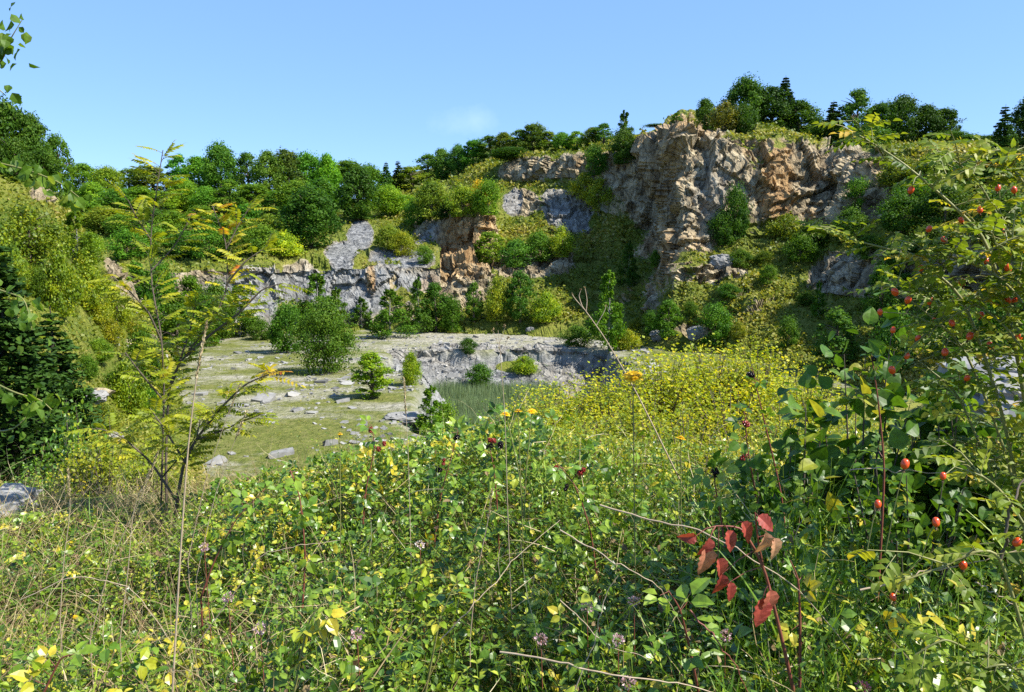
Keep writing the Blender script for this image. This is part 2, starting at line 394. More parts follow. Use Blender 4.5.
def loft(name, rows, nu, nvs, rocks, blobs=(), amp=1.0, steep_rock=.0, seed=1, grass_w=1.0):
    """rows: feature lines as (x, y, d) triples; nvs: samples per gap; rocks: rock share per row (scalar or list per column)"""
    R = [np.array(r, float) for r in rows]
    k = len(R[0])
    Rr = [np.concatenate([r, np.broadcast_to(np.asarray(q, float), (k,))[:, None]], 1) for r, q in zip(R, rocks)]
    L = [catmull(r, nu) for r in Rr]
    grid = []
    for a, b, n in zip(L[:-1], L[1:], nvs):
        A = P(a[:, 0], a[:, 1], a[:, 2]); B = P(b[:, 0], b[:, 1], b[:, 2])
        for s in range(n):
            t = s / n
            pt = A * (1 - t) + B * t
            q = a * (1 - t) + b * t
            grid.append(np.concatenate([pt, q[:, 3:4], q[:, :2]], 1))
    l = L[-1]; grid.append(np.concatenate([P(l[:, 0], l[:, 1], l[:, 2]), l[:, 3:4], l[:, :2]], 1))
    G = np.array(grid); nv = len(G)
    V = G[..., :3].copy(); rock = G[..., 3].copy(); sx, sy = G[..., 4], G[..., 5]
    extra = dict(scree=np.zeros_like(rock), rust=np.zeros_like(rock), grey=np.full_like(rock, .12))
    flat = V.reshape(-1, 3)
    force = np.zeros_like(rock)
    wob = fbm(flat, .12, 3, seed + 40).reshape(rock.shape)
    for (cx, cy, rx, ry, what, val) in blobs:
        dd = ((sx - cx) / rx) ** 2 + ((sy - cy) / ry) ** 2
        w = sstep(1.35, .55, dd + wob * .5)
        tgt = rock if what == 'rock' else extra[what]
        tgt += (val - tgt) * w
        if what == 'rock' and val >= .8: force = np.maximum(force, w)
    def normals(V):
        du = np.gradient(V, axis=1); dv = np.gradient(V, axis=0)
        return unit(np.cross(du, dv))
    N = normals(V)
    if N[..., 1].mean() > 0 or N[..., 2].mean() < 0: N = -N
    steep = 1 - np.abs(N[..., 2])
    rk = np.clip(rock + steep_rock * sstep(.35, .75, steep), 0, 1)
    p = V.reshape(-1, 3)
    q = p * np.array([1, 1, .8]) + 1.1 * np.stack([fbm(p, .2, 2, 91 + i) for i in range(3)], -1)
    q = q + .25 * np.stack([fbm(p, .9, 2, 95 + i) for i in range(3)], -1) + np.stack([q[:, 2] * .35, 0 * q[:, 0], q[:, 0] * -.3], -1)
    c1, d1 = facets(q * .14, seed); c2, d2 = facets(q * .34, seed + 3); c3, d3 = facets(q * .85 + 4, seed + 5)
    rid = 1 - np.abs(fbm(p * np.array([1, 1, .5]), .09, 4, seed + 9)) * 2
    dr = (c1 - .5) * 2.6 + d1 * 3.6 + (c2 - .5) * 1.1 + d2 * 2.0 + (c3 - .5) * .45 + d3 * 1.1 + (rid - .5) * 1.5 + fbm(p, .9, 3, seed + 12) * .3
    dg = fbm(p, .1, 4, seed + 20) * 1.1 + fbm(p, .7, 3, seed + 23) * .3
    disp = (dr.reshape(rk.shape) * rk * (1 - .75 * np.clip(extra['scree'], 0, 1)) + dg.reshape(rk.shape) * (1 - rk)) * amp
    Nd = unit(N * np.array([1, 1, .5]) + 1e-6)
    V = V + Nd * disp[..., None]
    # turf settles on the flatter ledges
    N2 = .65 * np.abs(N[..., 2]) + .35 * np.abs(normals(V)[..., 2]); nz_ = fbm(V.reshape(-1, 3), .35, 3, seed + 55).reshape(rk.shape)
    rk = rk * (1 - .8 * sstep(.52, .78, N2 + nz_ * .22) * (1 - extra['scree']) * (1 - .93 * force)) 
    m = MB(); nuu = nu
    i = np.arange(nv - 1)[:, None] * nuu; j = np.arange(nuu - 1)[None]
    f = np.stack([i + j, i + nuu + j, i + nuu + j + 1, i + j + 1], -1).reshape(-1, 4)
    m.add(V.reshape(-1, 3), f)
    o = m.build(name, M['terrain'], smooth=False)
    put_attr(o, 'rock', rk.ravel())
    for kx, vx in extra.items(): put_attr(o, kx, vx.ravel())
    o['kind'] = 'structure'
    register(V.reshape(-1, 3), f)
    Vf = V.reshape(-1, 3)
    w = (1 - np.clip(rk * 1.9, 0, 1)).ravel() * (1 - extra['scree'].ravel())
    GRASSY.append((Vf, f, w[f].mean(1) * grass_w))
    return o

# --- right and centre: the high cliffs
cx = [385, 440, 480, 520, 560, 600, 650, 680, 720, 770, 830, 880, 940, 1010, 1100, 1250]
def row(yd): return [(x, y, d) for x, (y, d) in zip(cx, yd)]
cliff_rows = [
    row([(178, 290), (165, 290), (150, 280), (140, 270), (140, 260), (138, 250), (132, 240), (112, 230), (114, 220), (122, 210), (128, 200), (134, 190), (140, 180), (140, 170), (135, 160), (130, 150)]),
    row([(200, 190), (185, 185), (170, 175), (160, 165), (157, 156), (154, 146), (146, 138), (131, 119), (132, 117), (143, 115), (151, 113), (152, 107), (150, 100), (150, 94), (148, 84), (140, 74)]),
    row([(210, 180), (195, 175), (188, 168), (184, 162), (181, 153), (182, 143), (185, 135), (165, 113.5), (168, 111.5), (178, 110), (184, 109.5), (178, 102), (175, 95), (175, 86), (175, 78), (170, 68)]),
    row([(240, 150), (216, 141), (216, 139), (203, 151), (201, 146), (212, 140), (222, 131), (208, 108), (216, 107.5), (222, 106), (224, 105), (210, 96), (205, 88), (210, 80), (210, 72), (210, 62)]),
    row([(262, 128), (262, 137), (258, 135), (238, 138), (236, 138), (262, 132), (258, 122), (250, 103), (250, 103), (236, 103), (246, 98), (255, 88), (240, 78), (236, 69), (236, 62), (236, 52)]),
    row([(267, 122), (266, 126), (264, 124), (264, 126), (272, 124), (292, 121), (300, 108), (290, 98), (290, 96), (290, 95), (298, 92), (302, 85), (296, 75), (288, 66), (288, 58), (288, 48)]),
    row([(318, 118), (322, 116), (322, 115), (323, 112), (324, 110), (327, 107), (346, 95), (346, 91), (346, 89), (346, 85), (352, 78), (352, 70), (362, 60), (372, 52), (380, 45), (390, 36)]),
    row([(350, 110), (352, 109), (352, 108), (354, 104), (354, 102), (358, 98), (376, 88), (376, 84), (376, 82), (376, 78), (382, 72), (386, 64), (396, 54), (406, 46), (416, 40), (440, 30)]),
]
B = []
# rock faces
B += [(458, 248, 42, 40, 'rock', 1), (425, 240, 20, 24, 'rock', 1), (462, 246, 30, 38, 'rust', .85), (460, 285, 34, 24, 'rock', 1), (430, 240, 14, 20, 'grey', .9),
      (540, 172, 40, 10, 'rock', .85), (522, 206, 20, 14, 'rock', .85), (512, 205, 12, 14, 'scree', .8), (575, 215, 34, 22, 'rock', 1), (575, 215, 34, 22, 'grey', .9),
      (535, 265, 40, 16, 'rock', 1), (520, 255, 40, 10, 'grey', .2), (610, 170, 30, 16, 'rock', .8), (605, 165, 26, 12, 'rust', .5),
      (600, 200, 26, 12, 'rock', .6), (612, 235, 26, 46, 'rock', .35), (635, 285, 20, 30, 'rock', .5),
      (690, 185, 62, 66, 'rock', 1), (712, 195, 20, 36, 'grey', .4), (680, 130, 36, 12, 'rust', .7), (665, 165, 24, 40, 'rust', .35), (672, 250, 34, 22, 'rust', .45),
      (820, 190, 70, 44, 'rock', 1), (774, 190, 20, 46, 'rust', 1), (820, 222, 40, 12, 'rust', .4), (815, 165, 30, 10, 'rust', .2), (750, 150, 20, 14, 'rust', .5),
      (775, 240, 30, 10, 'rust', .6), (865, 178, 22, 16, 'rock', .9), (880, 178, 12, 14, 'rust', .6),
      (845, 278, 38, 24, 'rock', 1), (845, 278, 38, 24, 'grey', .3), (965, 262, 44, 28, 'rock', 1), (965, 262, 46, 30, 'grey', .2),
      (690, 272, 20, 9, 'rock', .75), (722, 272, 26, 9, 'rock', .9), (700, 330, 26, 8, 'rock', .8), (760, 308, 18, 12, 'rock', .75), (650, 300, 12, 22, 'rock', .7), (735, 292, 16, 8, 'rock', .7), (780, 260, 16, 8, 'rock', .6)]
loft('cliff', cliff_rows, 560, [12, 26, 34, 36, 44, 40, 8],
     [0, [0, .1, .3, .5, .6, .7, .8, .9, .8, .8, .7, .4, .1, .1, 0, 0], [0, .1, .2, .4, .5, .6, 1, 1, 1, 1, 1, .4, .1, .1, 0, 0], [0, .4, .4, .3, .6, .5, 1, 1, 1, 1, 1, .3, .1, .1, .1, 0],
      [.2, .4, .4, .3, .4, .4, .6, .5, .4, .3, .4, .4, .3, .3, .2, 0], [.5, .7, .7, .5, .4, .3, .25, .2, .2, .25, .4, .5, .3, .3, .2, 0], [.5, .5, .5, .3, .3, .2, .2, .2, .2, .2, .2, .2, .1, .1, .1, 0], 0],
     B, amp=1.0, steep_rock=.25, seed=3)

# --- back left: grey quarry face under the wooded hill
bx = [-420, -60, 100, 200, 260, 300, 350, 400, 440]
def rowb(yd): return [(x, y, d) for x, (y, d) in zip(bx, yd)]
loft('hillside', [
    rowb([(206, 330)] * 9),
    rowb([(190, 195), (190, 195), (192, 195), (192, 195), (192, 195), (194, 195), (198, 195), (202, 195), (190, 190)]),
    rowb([(232, 145), (232, 145), (232, 145), (232, 146), (232, 147), (228, 150), (226, 152), (228, 150), (232, 148)]),
    rowb([(285, 102), (282, 104), (276, 110), (271, 114), (269, 117), (268, 120), (268, 121), (267, 122), (266, 122)]),
    rowb([(312, 101), (310, 103), (304, 109), (300, 112), (298, 115), (296, 118), (294, 119), (294, 120), (294, 120)]),
    rowb([(348, 92), (346, 96), (342, 100), (338, 105), (332, 110), (326, 114), (324, 116), (322, 116), (322, 115)]),
    rowb([(372, 88), (372, 90), (372, 94), (366, 98), (360, 104), (354, 108), (352, 109), (352, 109), (352, 109)])],
    260, [8, 26, 26, 18, 22, 6], [0, 0, .1, [.2, .3, .6, .8, .9, .9, .95, .95, .9], [.2, .3, .7, .9, 1, 1, 1, 1, 1], [.2, .3, .6, .7, .8, .8, .8, .8, .6], 0],
    [(330, 290, 130, 26, 'grey', 1), (360, 236, 15, 16, 'scree', 1), (360, 236, 14, 16, 'rock', 1), (342, 256, 17, 14, 'scree', 1), (342, 256, 16, 14, 'rock', 1), (400, 260, 34, 9, 'scree', 1), (400, 260, 32, 9, 'rock', 1), (395, 236, 18, 14, 'rock', 0), (395, 236, 18, 14, 'scree', 0),
     (360, 306, 26, 16, 'scree', .8), (240, 310, 40, 24, 'scree', .7), (371, 282, 5, 18, 'rust', 1), (431, 292, 14, 18, 'rust', .5), (300, 268, 20, 5, 'rock', .8)],
    amp=.55, steep_rock=.2, seed=23)

# --- left flank
loft('left_slope', [
    [(-420, 40, 95), (-100, 130, 92), (0, 215, 88), (40, 220, 90), (75, 250, 92), (110, 285, 96), (140, 320, 100), (160, 350, 104)],
    [(-420, -20, 60), (-100, 95, 58), (0, 178, 56), (40, 188, 57), (75, 222, 61), (110, 264, 67), (138, 305, 76), (156, 340, 90)],
    [(-420, 150, 46), (-100, 200, 44), (0, 270, 43), (55, 285, 46), (95, 320, 50), (140, 350, 60), (165, 366, 70), (180, 372, 78)],
    [(-420, 320, 32), (-100, 350, 31), (0, 400, 31), (70, 405, 35), (120, 415, 41), (165, 425, 47), (190, 430, 51), (205, 432, 53)],
    [(-420, 470, 16), (-100, 480, 18), (0, 490, 21), (90, 488, 27), (150, 487, 33), (195, 488, 37), (225, 490, 39), (245, 492, 40)],
    [(-420, 660, 9), (-100, 640, 12), (0, 640, 15), (90, 640, 19), (150, 640, 23), (195, 640, 26), (225, 640, 27), (245, 640, 28)]],
    230, [10, 30, 34, 34, 20], [0, .1, .1, .08, .05, 0],
    [(45, 196, 16, 8, 'rock', .95), (110, 268, 16, 14, 'rock', 1), (118, 300, 9, 18, 'rock', .8), (135, 345, 10, 8, 'rock', .7), (80, 290, 10, 6, 'rock', .5), (92, 398, 12, 5, 'rock', .8), (60, 330, 16, 14, 'rock', .35), (110, 440, 9, 6, 'rock', .7), (100, 380, 30, 16, 'rock', .3)],
    amp=.55, seed=37)

# --- quarry floor with the sunken pit
gx = np.linspace(-62, 45, 340); gy = np.linspace(26, 128, 330)
X, Y = np.meshgrid(gx, gy); p = np.stack([X, Y, 0 * X], -1).reshape(-1, 3)
wx = X + fbm(p, .15, 3, 70).reshape(X.shape) * 2.2 + fbm(p, .6, 3, 75).reshape(X.shape) * .9
wy = Y + fbm(p, .15, 3, 71).reshape(X.shape) * 1.0 + fbm(p, .6, 3, 76).reshape(X.shape) * .8
west = np.interp(wy, [20, 50, 62, 75, 92], [-3.0, -5.5, -7.5, -10.5, -15.0])
inN = sstep(93.2, 91.4, wy); inW = sstep(-.6, 4.2, wx - west); inE = sstep(11.5, 10.2, wx)
pit = inN * inW * inE
Z = -5.0 * pit + fbm(p, .06, 4, 61).reshape(X.shape) * .35 + fbm(p, .5, 4, 62).reshape(X.shape) * .13
edge = np.clip(4 * pit * (1 - pit), 0, 1)
c1, d1 = cells(np.stack([X, Y, Z * 1.3], -1).reshape(-1, 3) * .7, 9)
c2, _ = cells(np.stack([X, Y, Z * 1.3], -1).reshape(-1, 3) * 1.9, 12)
Z = Z + edge * (((c1 - .5) * 2.0 + (c2 - .5) * .7).reshape(X.shape)) * .8
Z += np.clip(pit - .7, 0, .3) * 3 * 1.6 * sstep(86, 91, Y)          # rubble at the foot of the wall
mfl = MB(); n0 = len(gx)
i = np.arange(len(gy) - 1)[:, None] * n0; j = np.arange(n0 - 1)[None]
ff = np.stack([i + j, i + j + 1, i + n0 + j + 1, i + n0 + j], -1).reshape(-1, 4)
VF = np.stack([X, Y, Z], -1).reshape(-1, 3)
mfl.add(VF, ff); fl = mfl.build('quarry_floor', M['floor']); fl['kind'] = 'structure'
rockf = np.clip(edge * 1.5 + (pit > .6) * sstep(84, 90, Y) * .9, 0, 1)
bare = .50 + .3 * sstep(84, 100, Y) * sstep(-22, -10, X) - .2 * sstep(60, 45, Y) - .2 * sstep(11, 16, X)
GRASSY.append((VF, ff, (np.clip(.75 - bare, .08, 1) * (1 - rockf)).ravel()[ff].mean(1)))
put_attr(fl, 'rock', rockf.ravel()); put_attr(fl, 'bare', bare.ravel()); register(VF, ff)

wx_ = [372, 390, 420, 455, 490, 525, 560, 590, 606]
def rww(l): return [(x, y, d) for x, (y, d) in zip(wx_, l)]
loft('pit_wall', [
    rww([(352, 97), (348, 97), (347, 97), (347, 97), (346, 97), (346, 97), (348, 97), (350, 97), (354, 97)]),
    rww([(360, 90), (353, 92), (350.5, 92.6), (350, 93), (349, 93.4), (349, 93.5), (350, 93.4), (352, 93), (358, 92)]),
    rww([(368, 88), (362, 91), (358, 92.9), (358, 93.3), (357, 93.7), (358, 93.8), (360, 93.6), (362, 93), (366, 92)]),
    rww([(378, 84), (372, 87), (368, 90.5), (368, 91.2), (367, 91.8), (368, 92), (370, 92), (372, 92), (374, 91)]),
    rww([(392, 72), (392, 80), (390, 86), (390, 87), (391, 87), (391, 87), (392, 87), (392, 87.5), (392, 88)]),
    rww([(410, 66), (412, 74), (414, 80), (414, 82), (414, 82), (414, 82), (414, 82), (414, 82), (414, 83)])],
    260, [5, 12, 14, 24, 10], [.3, .95, 1, 1, 1, .7], [(480, 386, 90, 18, 'scree', .9), (475, 365, 130, 30, 'grey', .8), (495, 372, 128, 34, 'rock', 1), (562, 366, 26, 22, 'scree', 0), (515, 366, 20, 7, 'rock', 0), (410, 372, 8, 16, 'rock', 0), (420, 380, 30, 18, 'scree', .6)], amp=.28, seed=57, grass_w=.3)
GRASSY.pop()
# --- the bank the camera stands on
def gnd(x, y):
    x, y = np.asarray(x, float), np.asarray(y, float)
    y0 = 5.4 + 3.6 * sstep(-1.5, 1.5, x) + 2 * sstep(2, 6, x)
    t = np.clip(y - y0, 0, None)
    drop = .42 * t * t / (t + 2.0)
    pp = np.stack([x.ravel(), y.ravel(), 0 * x.ravel()], -1)
    n = (fbm(pp, .5, 3, 81) * .14 + fbm(pp, 2.3, 3, 84) * .04).reshape(x.shape)
    return np.maximum(10.35 - .05 * np.clip(y, -6, 30) - drop + .12 * sstep(.8, 2.5, x) + n, -.6)
gx = np.concatenate([np.linspace(-40, -7, 40), np.linspace(-6.8, 9, 170), np.linspace(9.3, 45, 40)])
gy = np.concatenate([np.linspace(-12, -.6, 12), np.linspace(-.4, 11, 130), np.linspace(11.4, 45, 60)])
X, Y = np.meshgrid(gx, gy); Z = gnd(X, Y)
mb_ = MB(); n0 = len(gx)
i = np.arange(len(gy) - 1)[:, None] * n0; j = np.arange(n0 - 1)[None]
ff = np.stack([i + j, i + j + 1, i + n0 + j + 1, i + n0 + j], -1).reshape(-1, 4)
VB = np.stack([X, Y, Z], -1).reshape(-1, 3)
mb_.add(VB, ff); bank = mb_.build('bank', M['terrain'], smooth=True); bank['kind'] = 'structure'
far = sstep(5, 12, Y)
put_attr(bank, 'rock', (.25 + 0 * far).ravel()); register(VB, ff)
for a_ in ('scree', 'rust'): put_attr(bank, a_, 0 * far.ravel())
put_attr(bank, 'grey', .3 + 0 * far.ravel())
GRASSY.append((VB, ff, (sstep(5, 8, Y).ravel())[ff].mean(1) * 1.0))
# --- the land round about, out to the horizon
mg = MB(); ang = np.linspace(0, 2 * math.pi, 49)[:-1]
vv = [[0, 0, -6.5]] + [[r * math.cos(a), r * math.sin(a), -6.5] for r in (300, 1200, 4000) for a in ang]
f3 = [[0, 1 + k, 1 + (k + 1) % 48] for k in range(48)]
f4 = [[1 + 48 * q + k, 1 + 48 * (q + 1) + k, 1 + 48 * (q + 1) + (k + 1) % 48, 1 + 48 * q + (k + 1) % 48] for q in (0, 1) for k in range(48)]
mg.add(vv, f4); mg.f3.append(np.array(f3)); mg.m3.append(np.zeros(48))
g_ = mg.build('ground', M['terrain']); g_['kind'] = 'structure'

BVH = BVHTree.FromPolygons([tuple(v) for v in np.concatenate(ALL_V)], [tuple(q) for q in np.concatenate(ALL_F)])
def hit_px(px, py):
    a = P(px, py, 10.0); o = Vector((0, 0, CAMZ)); d = (Vector(a) - o).normalized()
    h = BVH.ray_cast(o + d * 9.0, d)
    return h[0]
def drop_z(x, y):
    h = BVH.ray_cast(Vector((x, y, 200)), Vector((0, 0, -1)))
    return h[0].z if h[0] else 0.0

# ------------------------------------------------------------------ hillside herbs (uncountable)
def scatter_tufts():
    m = MB()
    for (V, f, w), tot, s0 in zip(GRASSY, (230000, 40000, 150000, 40000, 30000), (.42, .42, .45, .2, .3)):
        A = np.linalg.norm(np.cross(V[f[:, 2]] - V[f[:, 0]], V[f[:, 3]] - V[f[:, 1]]), axis=1) / 2
        c = V[f].mean(1)
        dist = np.linalg.norm(c - np.array([0, 0, CAMZ]), axis=1)
        wt = A * w / np.clip(dist, 20, None) ** 1.6 * (dist < 190); wt /= wt.sum()
        k = RNG.choice(len(f), tot, p=wt)
        u, v_ = RNG.random((2, tot, 1))
        q = V[f[k]]
        pos = (q[:, 0] * (1 - u) + q[:, 3] * u) * (1 - v_) + (q[:, 1] * (1 - u) + q[:, 2] * u) * v_
        pat = fbm(pos, .13, 3, 140); keep = RNG.random(tot) < .45 + pat * 1.3
        pos = pos[keep]; pat = pat[keep]; n = len(pos)
        dz = np.linalg.norm(pos - np.array([0, 0, CAMZ]), axis=1)
        s = (.0042 * dz * s0) * RNG.uniform(.5, 1.5, n) ** 1.5
        for _ in range(2):
            pp = pos + RNG.normal(size=(n, 3)) * s[:, None] * .7; pp[:, 2] += s * .5
            nn = rand_dirs(n) + np.array([0, -.2, .9])
            m.inst(CARD, pp, frames(np.cross(nn, rand_dirs(n)), nn), s * 1.3, np.clip(.42 + pat * .8 + RNG.normal(size=n) * .17, 0, 1))
    o = m.build('ground_cover', M['tuft'])
    tag(o, 'low grass and yellow green herbs over the quarry slopes', 'ground cover', kind='stuff')
scatter_tufts()

# ------------------------------------------------------------------ tree kinds (built once, then copied)
def lumps(rng, centers, rad, n, leaf, up=.2, jit=.8, fr=.42, mx=2.0):
    """leaf cards round cluster centres"""
    k = rng.integers(0, len(centers), n)
    d = rand_dirs(n, rng)
    r = rad[k] * np.where(rng.random(n) < fr, rng.uniform(.7, mx, n), rng.uniform(.45, 1.08, n) ** .6)
    pos = centers[k] + d * r[:, None] * np.array([1, 1, .8])
    nn = unit(d + rand_dirs(n, rng) * jit + np.array([0, 0, up]))
    return pos, nn, k
def add_cards(m, rng, pos, nn, leaf, tint):
    n = len(pos)
    m.inst(CARD, pos, frames(np.cross(nn, rand_dirs(n, rng)), nn), leaf * rng.uniform(.55, 1.4, n), tint)
PROTO = {}
def finish(kind, trunk, crown, tm, cm, h, w, part='crown'):
    r = bpy.data.objects.new('proto', None); COL.objects.link(r)
    trunk.build('trunk', tm, r, True); crown.build(part, cm, r)
    PROTO[kind] = (r, h, w)

def limbs(m, rng, h, top, spread, n, r0):
    pts = np.array([[0, 0, -.4], [.03 * h * rng.normal() * .3, .02 * h * rng.normal() * .3, h * .3], [.02 * h * rng.normal(), .02 * h * rng.normal(), h * top]])
    m.tube(pts, [r0, r0 * .75, r0 * .25], 7, .5)
    for k in range(n):
        z = h * rng.uniform(.2, top * .9); a = rng.uniform(0, 6.28); L = spread * rng.uniform(.5, .95)
        b = np.array([0, 0, z]); e = b + np.array([math.cos(a) * L, math.sin(a) * L, L * rng.uniform(.4, .9)])
        m.tube([b, (b + e) / 2 + [0, 0, L * .08], e], [r0 * .4, r0 * .28, r0 * .08], 5, .5)

def broad(kind, seed, h, w, n, leaf, nc, lo=.12, mat='broad', shape=1.0, gap=1.0):
    rng = np.random.default_rng(seed); t, c = MB(), MB()
    limbs(t, rng, h, .8, w * .42, 9, h * .028)
    z = rng.uniform(lo, 1, nc) ** .85; a = rng.uniform(0, 6.28, nc)
    prof = np.sin(np.clip((z - lo) / (1 - lo), 0, 1) * math.pi * .86 + .32) ** shape
    rr = prof * w / 2 * np.sqrt(rng.uniform(.12, 1.0, nc)) * .85
    cen = np.stack([rr * np.cos(a), rr * np.sin(a), lo * h + (z - lo) * h * .92], -1)
    rad = w * .125 * rng.uniform(.4, 1.5, nc) * gap
    pos, nn, k = lumps(rng, cen, rad, n, leaf, fr=.2 if h > 8 else .42, mx=1.6 if h > 8 else 2.0)
    pos[:, 2] = np.maximum(pos[:, 2], .04 * h)
    ct = rng.uniform(.15, .85, nc)
    add_cards(c, rng, pos, nn, leaf, np.clip(ct[k] + rng.normal(size=n) * .16, 0, 1))
    finish(kind, t, c, M['bark'], M[mat], h, w)

broad('oak_a', 1, 10, 9, 15000, .27, 130, .03)
broad('oak_b', 2, 10, 8, 14000, .26, 110, .02)
broad('oak_c', 3, 11, 7, 13000, .26, 100, .03, shape=.8)
broad('airy_a', 4, 9, 5.5, 8000, .21, 90, .05, shape=.9, gap=.85)
broad('airy_b', 5, 9, 5, 7000, .21, 80, .04, gap=.8)
broad('bush_a', 6, 3.2, 4, 9000, .12, 60, .0, shape=1.0)
broad('bush_b', 7, 3, 3.4, 8000, .115, 46, .0, shape=.9, gap=1.05)
broad('bush_y', 8, 3, 3.6, 8000, .115, 54, .0, 'yellow', 1.0)
def birch(kind, seed, h, w, n):
    rng = np.random.default_rng(seed); t, c = MB(), MB()
    t.tube([[0, 0, -.3], [.1, .05, h * .35], [0, .1, h * .7], [.05, 0, h * .98]], [h * .009, h * .007, h * .004, .008], 6)
    P_, N_, T_ = [], [], []
    for k in range(46):
        z = h * rng.uniform(.0, .97); a = rng.uniform(0, 6.28); L = w / 2 * (1.05 - (z / h) ** 1.6) * rng.uniform(.6, 1.1) + .15
        b = np.array([0, 0, z]); s = np.linspace(0, 1, 12)[:, None]
        e = np.array([math.cos(a), math.sin(a), .75]) * L
        ln = b + e * s + np.array([0, 0, -.35 * L]) * s ** 3
        t.tube(ln[::4], [.022, .014, .006], 3)
        m_ = n // 46
        q = rng.uniform(.25, 1.05, m_) ** .7
        pp = b + e * q[:, None] + np.array([0, 0, -.35 * L]) * q[:, None] ** 3 + rng.normal(size=(m_, 3)) * L * .16 * (1.1 - q[:, None] * .5)
        pp[:, 2] -= np.abs(rng.normal(size=m_)) * .25
        P_.append(pp); N_.append(rand_dirs(m_, rng) + [0, -.1, .3]); T_.append(np.clip(rng.uniform(.3, .7) + rng.normal(size=m_) * .2, 0, 1))
    add_cards(c, rng, np.concatenate(P_), unit(np.concatenate(N_)), .17, np.concatenate(T_))
    finish(kind, t, c, M['paleb'], M['broad'], h, w)
birch('birch_a', 11, 8, 4, 8500); birch('birch_b', 12, 8, 3.4, 7500)
def conifer(kind, seed, h, w, n, droop, layers, mat='conif', leaf=.24):
    rng = np.random.default_rng(seed); t, c = MB(), MB()
    t.tube([[0, 0, -.3], [.05, 0, h * .5], [0, 0, h]], [h * .02, h * .013, .015], 7)
    P_, N_, T_ = [], [], []
    for l in range(layers):
        z = h * (.06 + .92 * (l + rng.uniform(-.2, .2)) / layers); nb = int(5 + 5 * (1 - l / layers))
        for q in range(nb):
            a = rng.uniform(0, 6.28); L = w / 2 * (1 - z / h) ** .8 * rng.uniform(.7, 1.12) + .12
            m_ = max(6, int(n / layers / nb)); s = rng.uniform(.1, 1, m_) ** .7
            dirv = np.array([math.cos(a), math.sin(a), 0]); side = np.array([-dirv[1], dirv[0], 0])
            pp = np.array([0, 0, z]) + dirv * (L * s)[:, None] + side * (rng.normal(size=m_) * .2 * L)[:, None]
            pp[:, 2] += -droop * L * s ** 1.5 + .18 * L * s ** 3 + rng.normal(size=m_) * .09 * L
            t.tube([[0, 0, z], dirv * L * .8 + [0, 0, z - droop * L * .5]], [.02, .008], 3)
            P_.append(pp); N_.append(np.array([0, 0, 1]) + rng.normal(size=(m_, 3)) * .55); T_.append(np.clip(rng.normal(.5, .22, m_), 0, 1))
    add_cards(c, rng, np.concatenate(P_), unit(np.concatenate(N_)), leaf, np.concatenate(T_))
    finish(kind, t, c, M['darkbark'], M[mat], h, w)
conifer('spruce_a', 21, 10, 4.6, 14000, .35, 26, leaf=.19); conifer('spruce_b', 22, 10, 3.8, 12000, .25, 24, leaf=.19)
broad('pine_a', 23, 7.2, 7.6, 18000, .17, 46, .02, shape=.75, gap=1.15)

KINDNAME = dict(oak='broadleaf_tree', airy='young_tree', bush='bush', birch='birch_tree', spruce='spruce_tree', pine='pine_tree')
CAT = dict(oak='tree', airy='tree', bush='bush', birch='birch', spruce='conifer', pine='pine')
def plant(kind, px, ytop, ybase=None, d=None, wpx=None, col=(1, 1, 1), label='', group=None, deep=0.0):
    """stand a tree on the terrain: at the point seen at px,ybase, or at distance d straight under its top"""
    if ybase is not None and d is None:
        h = hit_px(px, ybase); base = np.array(h)
    elif d is not None and ybase is not None:
        base = P(px, ybase, d)
    else:
        x = P(px, ytop, d)[0]; base = np.array([x, d, drop_z(x, d)])
    top = P(px, ytop, base[1])
    ht = max(.3, top[2] - base[2] + .0)
    root, h0, w0 = PROTO[kind]
    o = copy_tree(root); base_kind = kind.split('_')[0]
    o.name = KINDNAME[base_kind]
    s = ht / h0
    wscale = s if wpx is None else (wpx / F * base[1]) / w0
    o.location = (base[0], base[1], base[2] - deep); o.scale = (wscale, wscale, s); o.rotation_euler.z = random.uniform(0, 6.28)
    for c in o.children: c.color = (*col, 1)
    o['label'] = label; o['category'] = CAT[base_kind]
    if group: o['group'] = group
    return o
def vary(c, k=.22): return tuple(max(.05, x * random.uniform(1 - k, 1 + k)) for x in c)

# the wood on the far hill, three rows deep
DK, MD, LT, YL, BL = (.95, 1.05, .85), (1.5, 1.42, 1.1), (2.1, 1.8, 1.1), (2.7, 2.05, .9), (1.2, 1.35, 1.4)
WOODS = 'trees of the wood on the far hill'
def desc(c): return {DK: 'dark green', MD: 'mid green', LT: 'bright green', YL: 'yellow green', BL: 'bluish green'}[c]
sky_row = [('oak_b', 82, 163, MD), ('oak_a', 106, 166, LT), ('airy_a', 128, 167, MD), ('oak_c', 150, 164, MD), ('airy_b', 178, 152, BL), ('oak_a', 219, 142, DK), ('airy_a', 247, 150, BL), ('oak_b', 268, 150, MD), ('oak_c', 286, 147, DK),
           ('oak_a', 306, 152, MD), ('oak_b', 327, 153, LT), ('oak_c', 347, 158, MD), ('oak_a', 368, 164, DK), ('spruce_a', 386, 161, BL), ('spruce_b', 398, 160, DK), ('airy_a', 412, 165, YL), ('oak_b', 198, 156, MD)]
sky_row.sort(key=lambda q: q[1])
for k, (kd, x, yt, c) in enumerate(sky_row):
    plant(kd, x, yt, d=190 + random.uniform(-5, 5), wpx=random.uniform(30, 46) * (.6 if 'spruce' in kd else 1), col=vary(c),
          label=f'{desc(c)} tree on the far wood\'s skyline, {ORD[k]} from the left', group=WOODS)
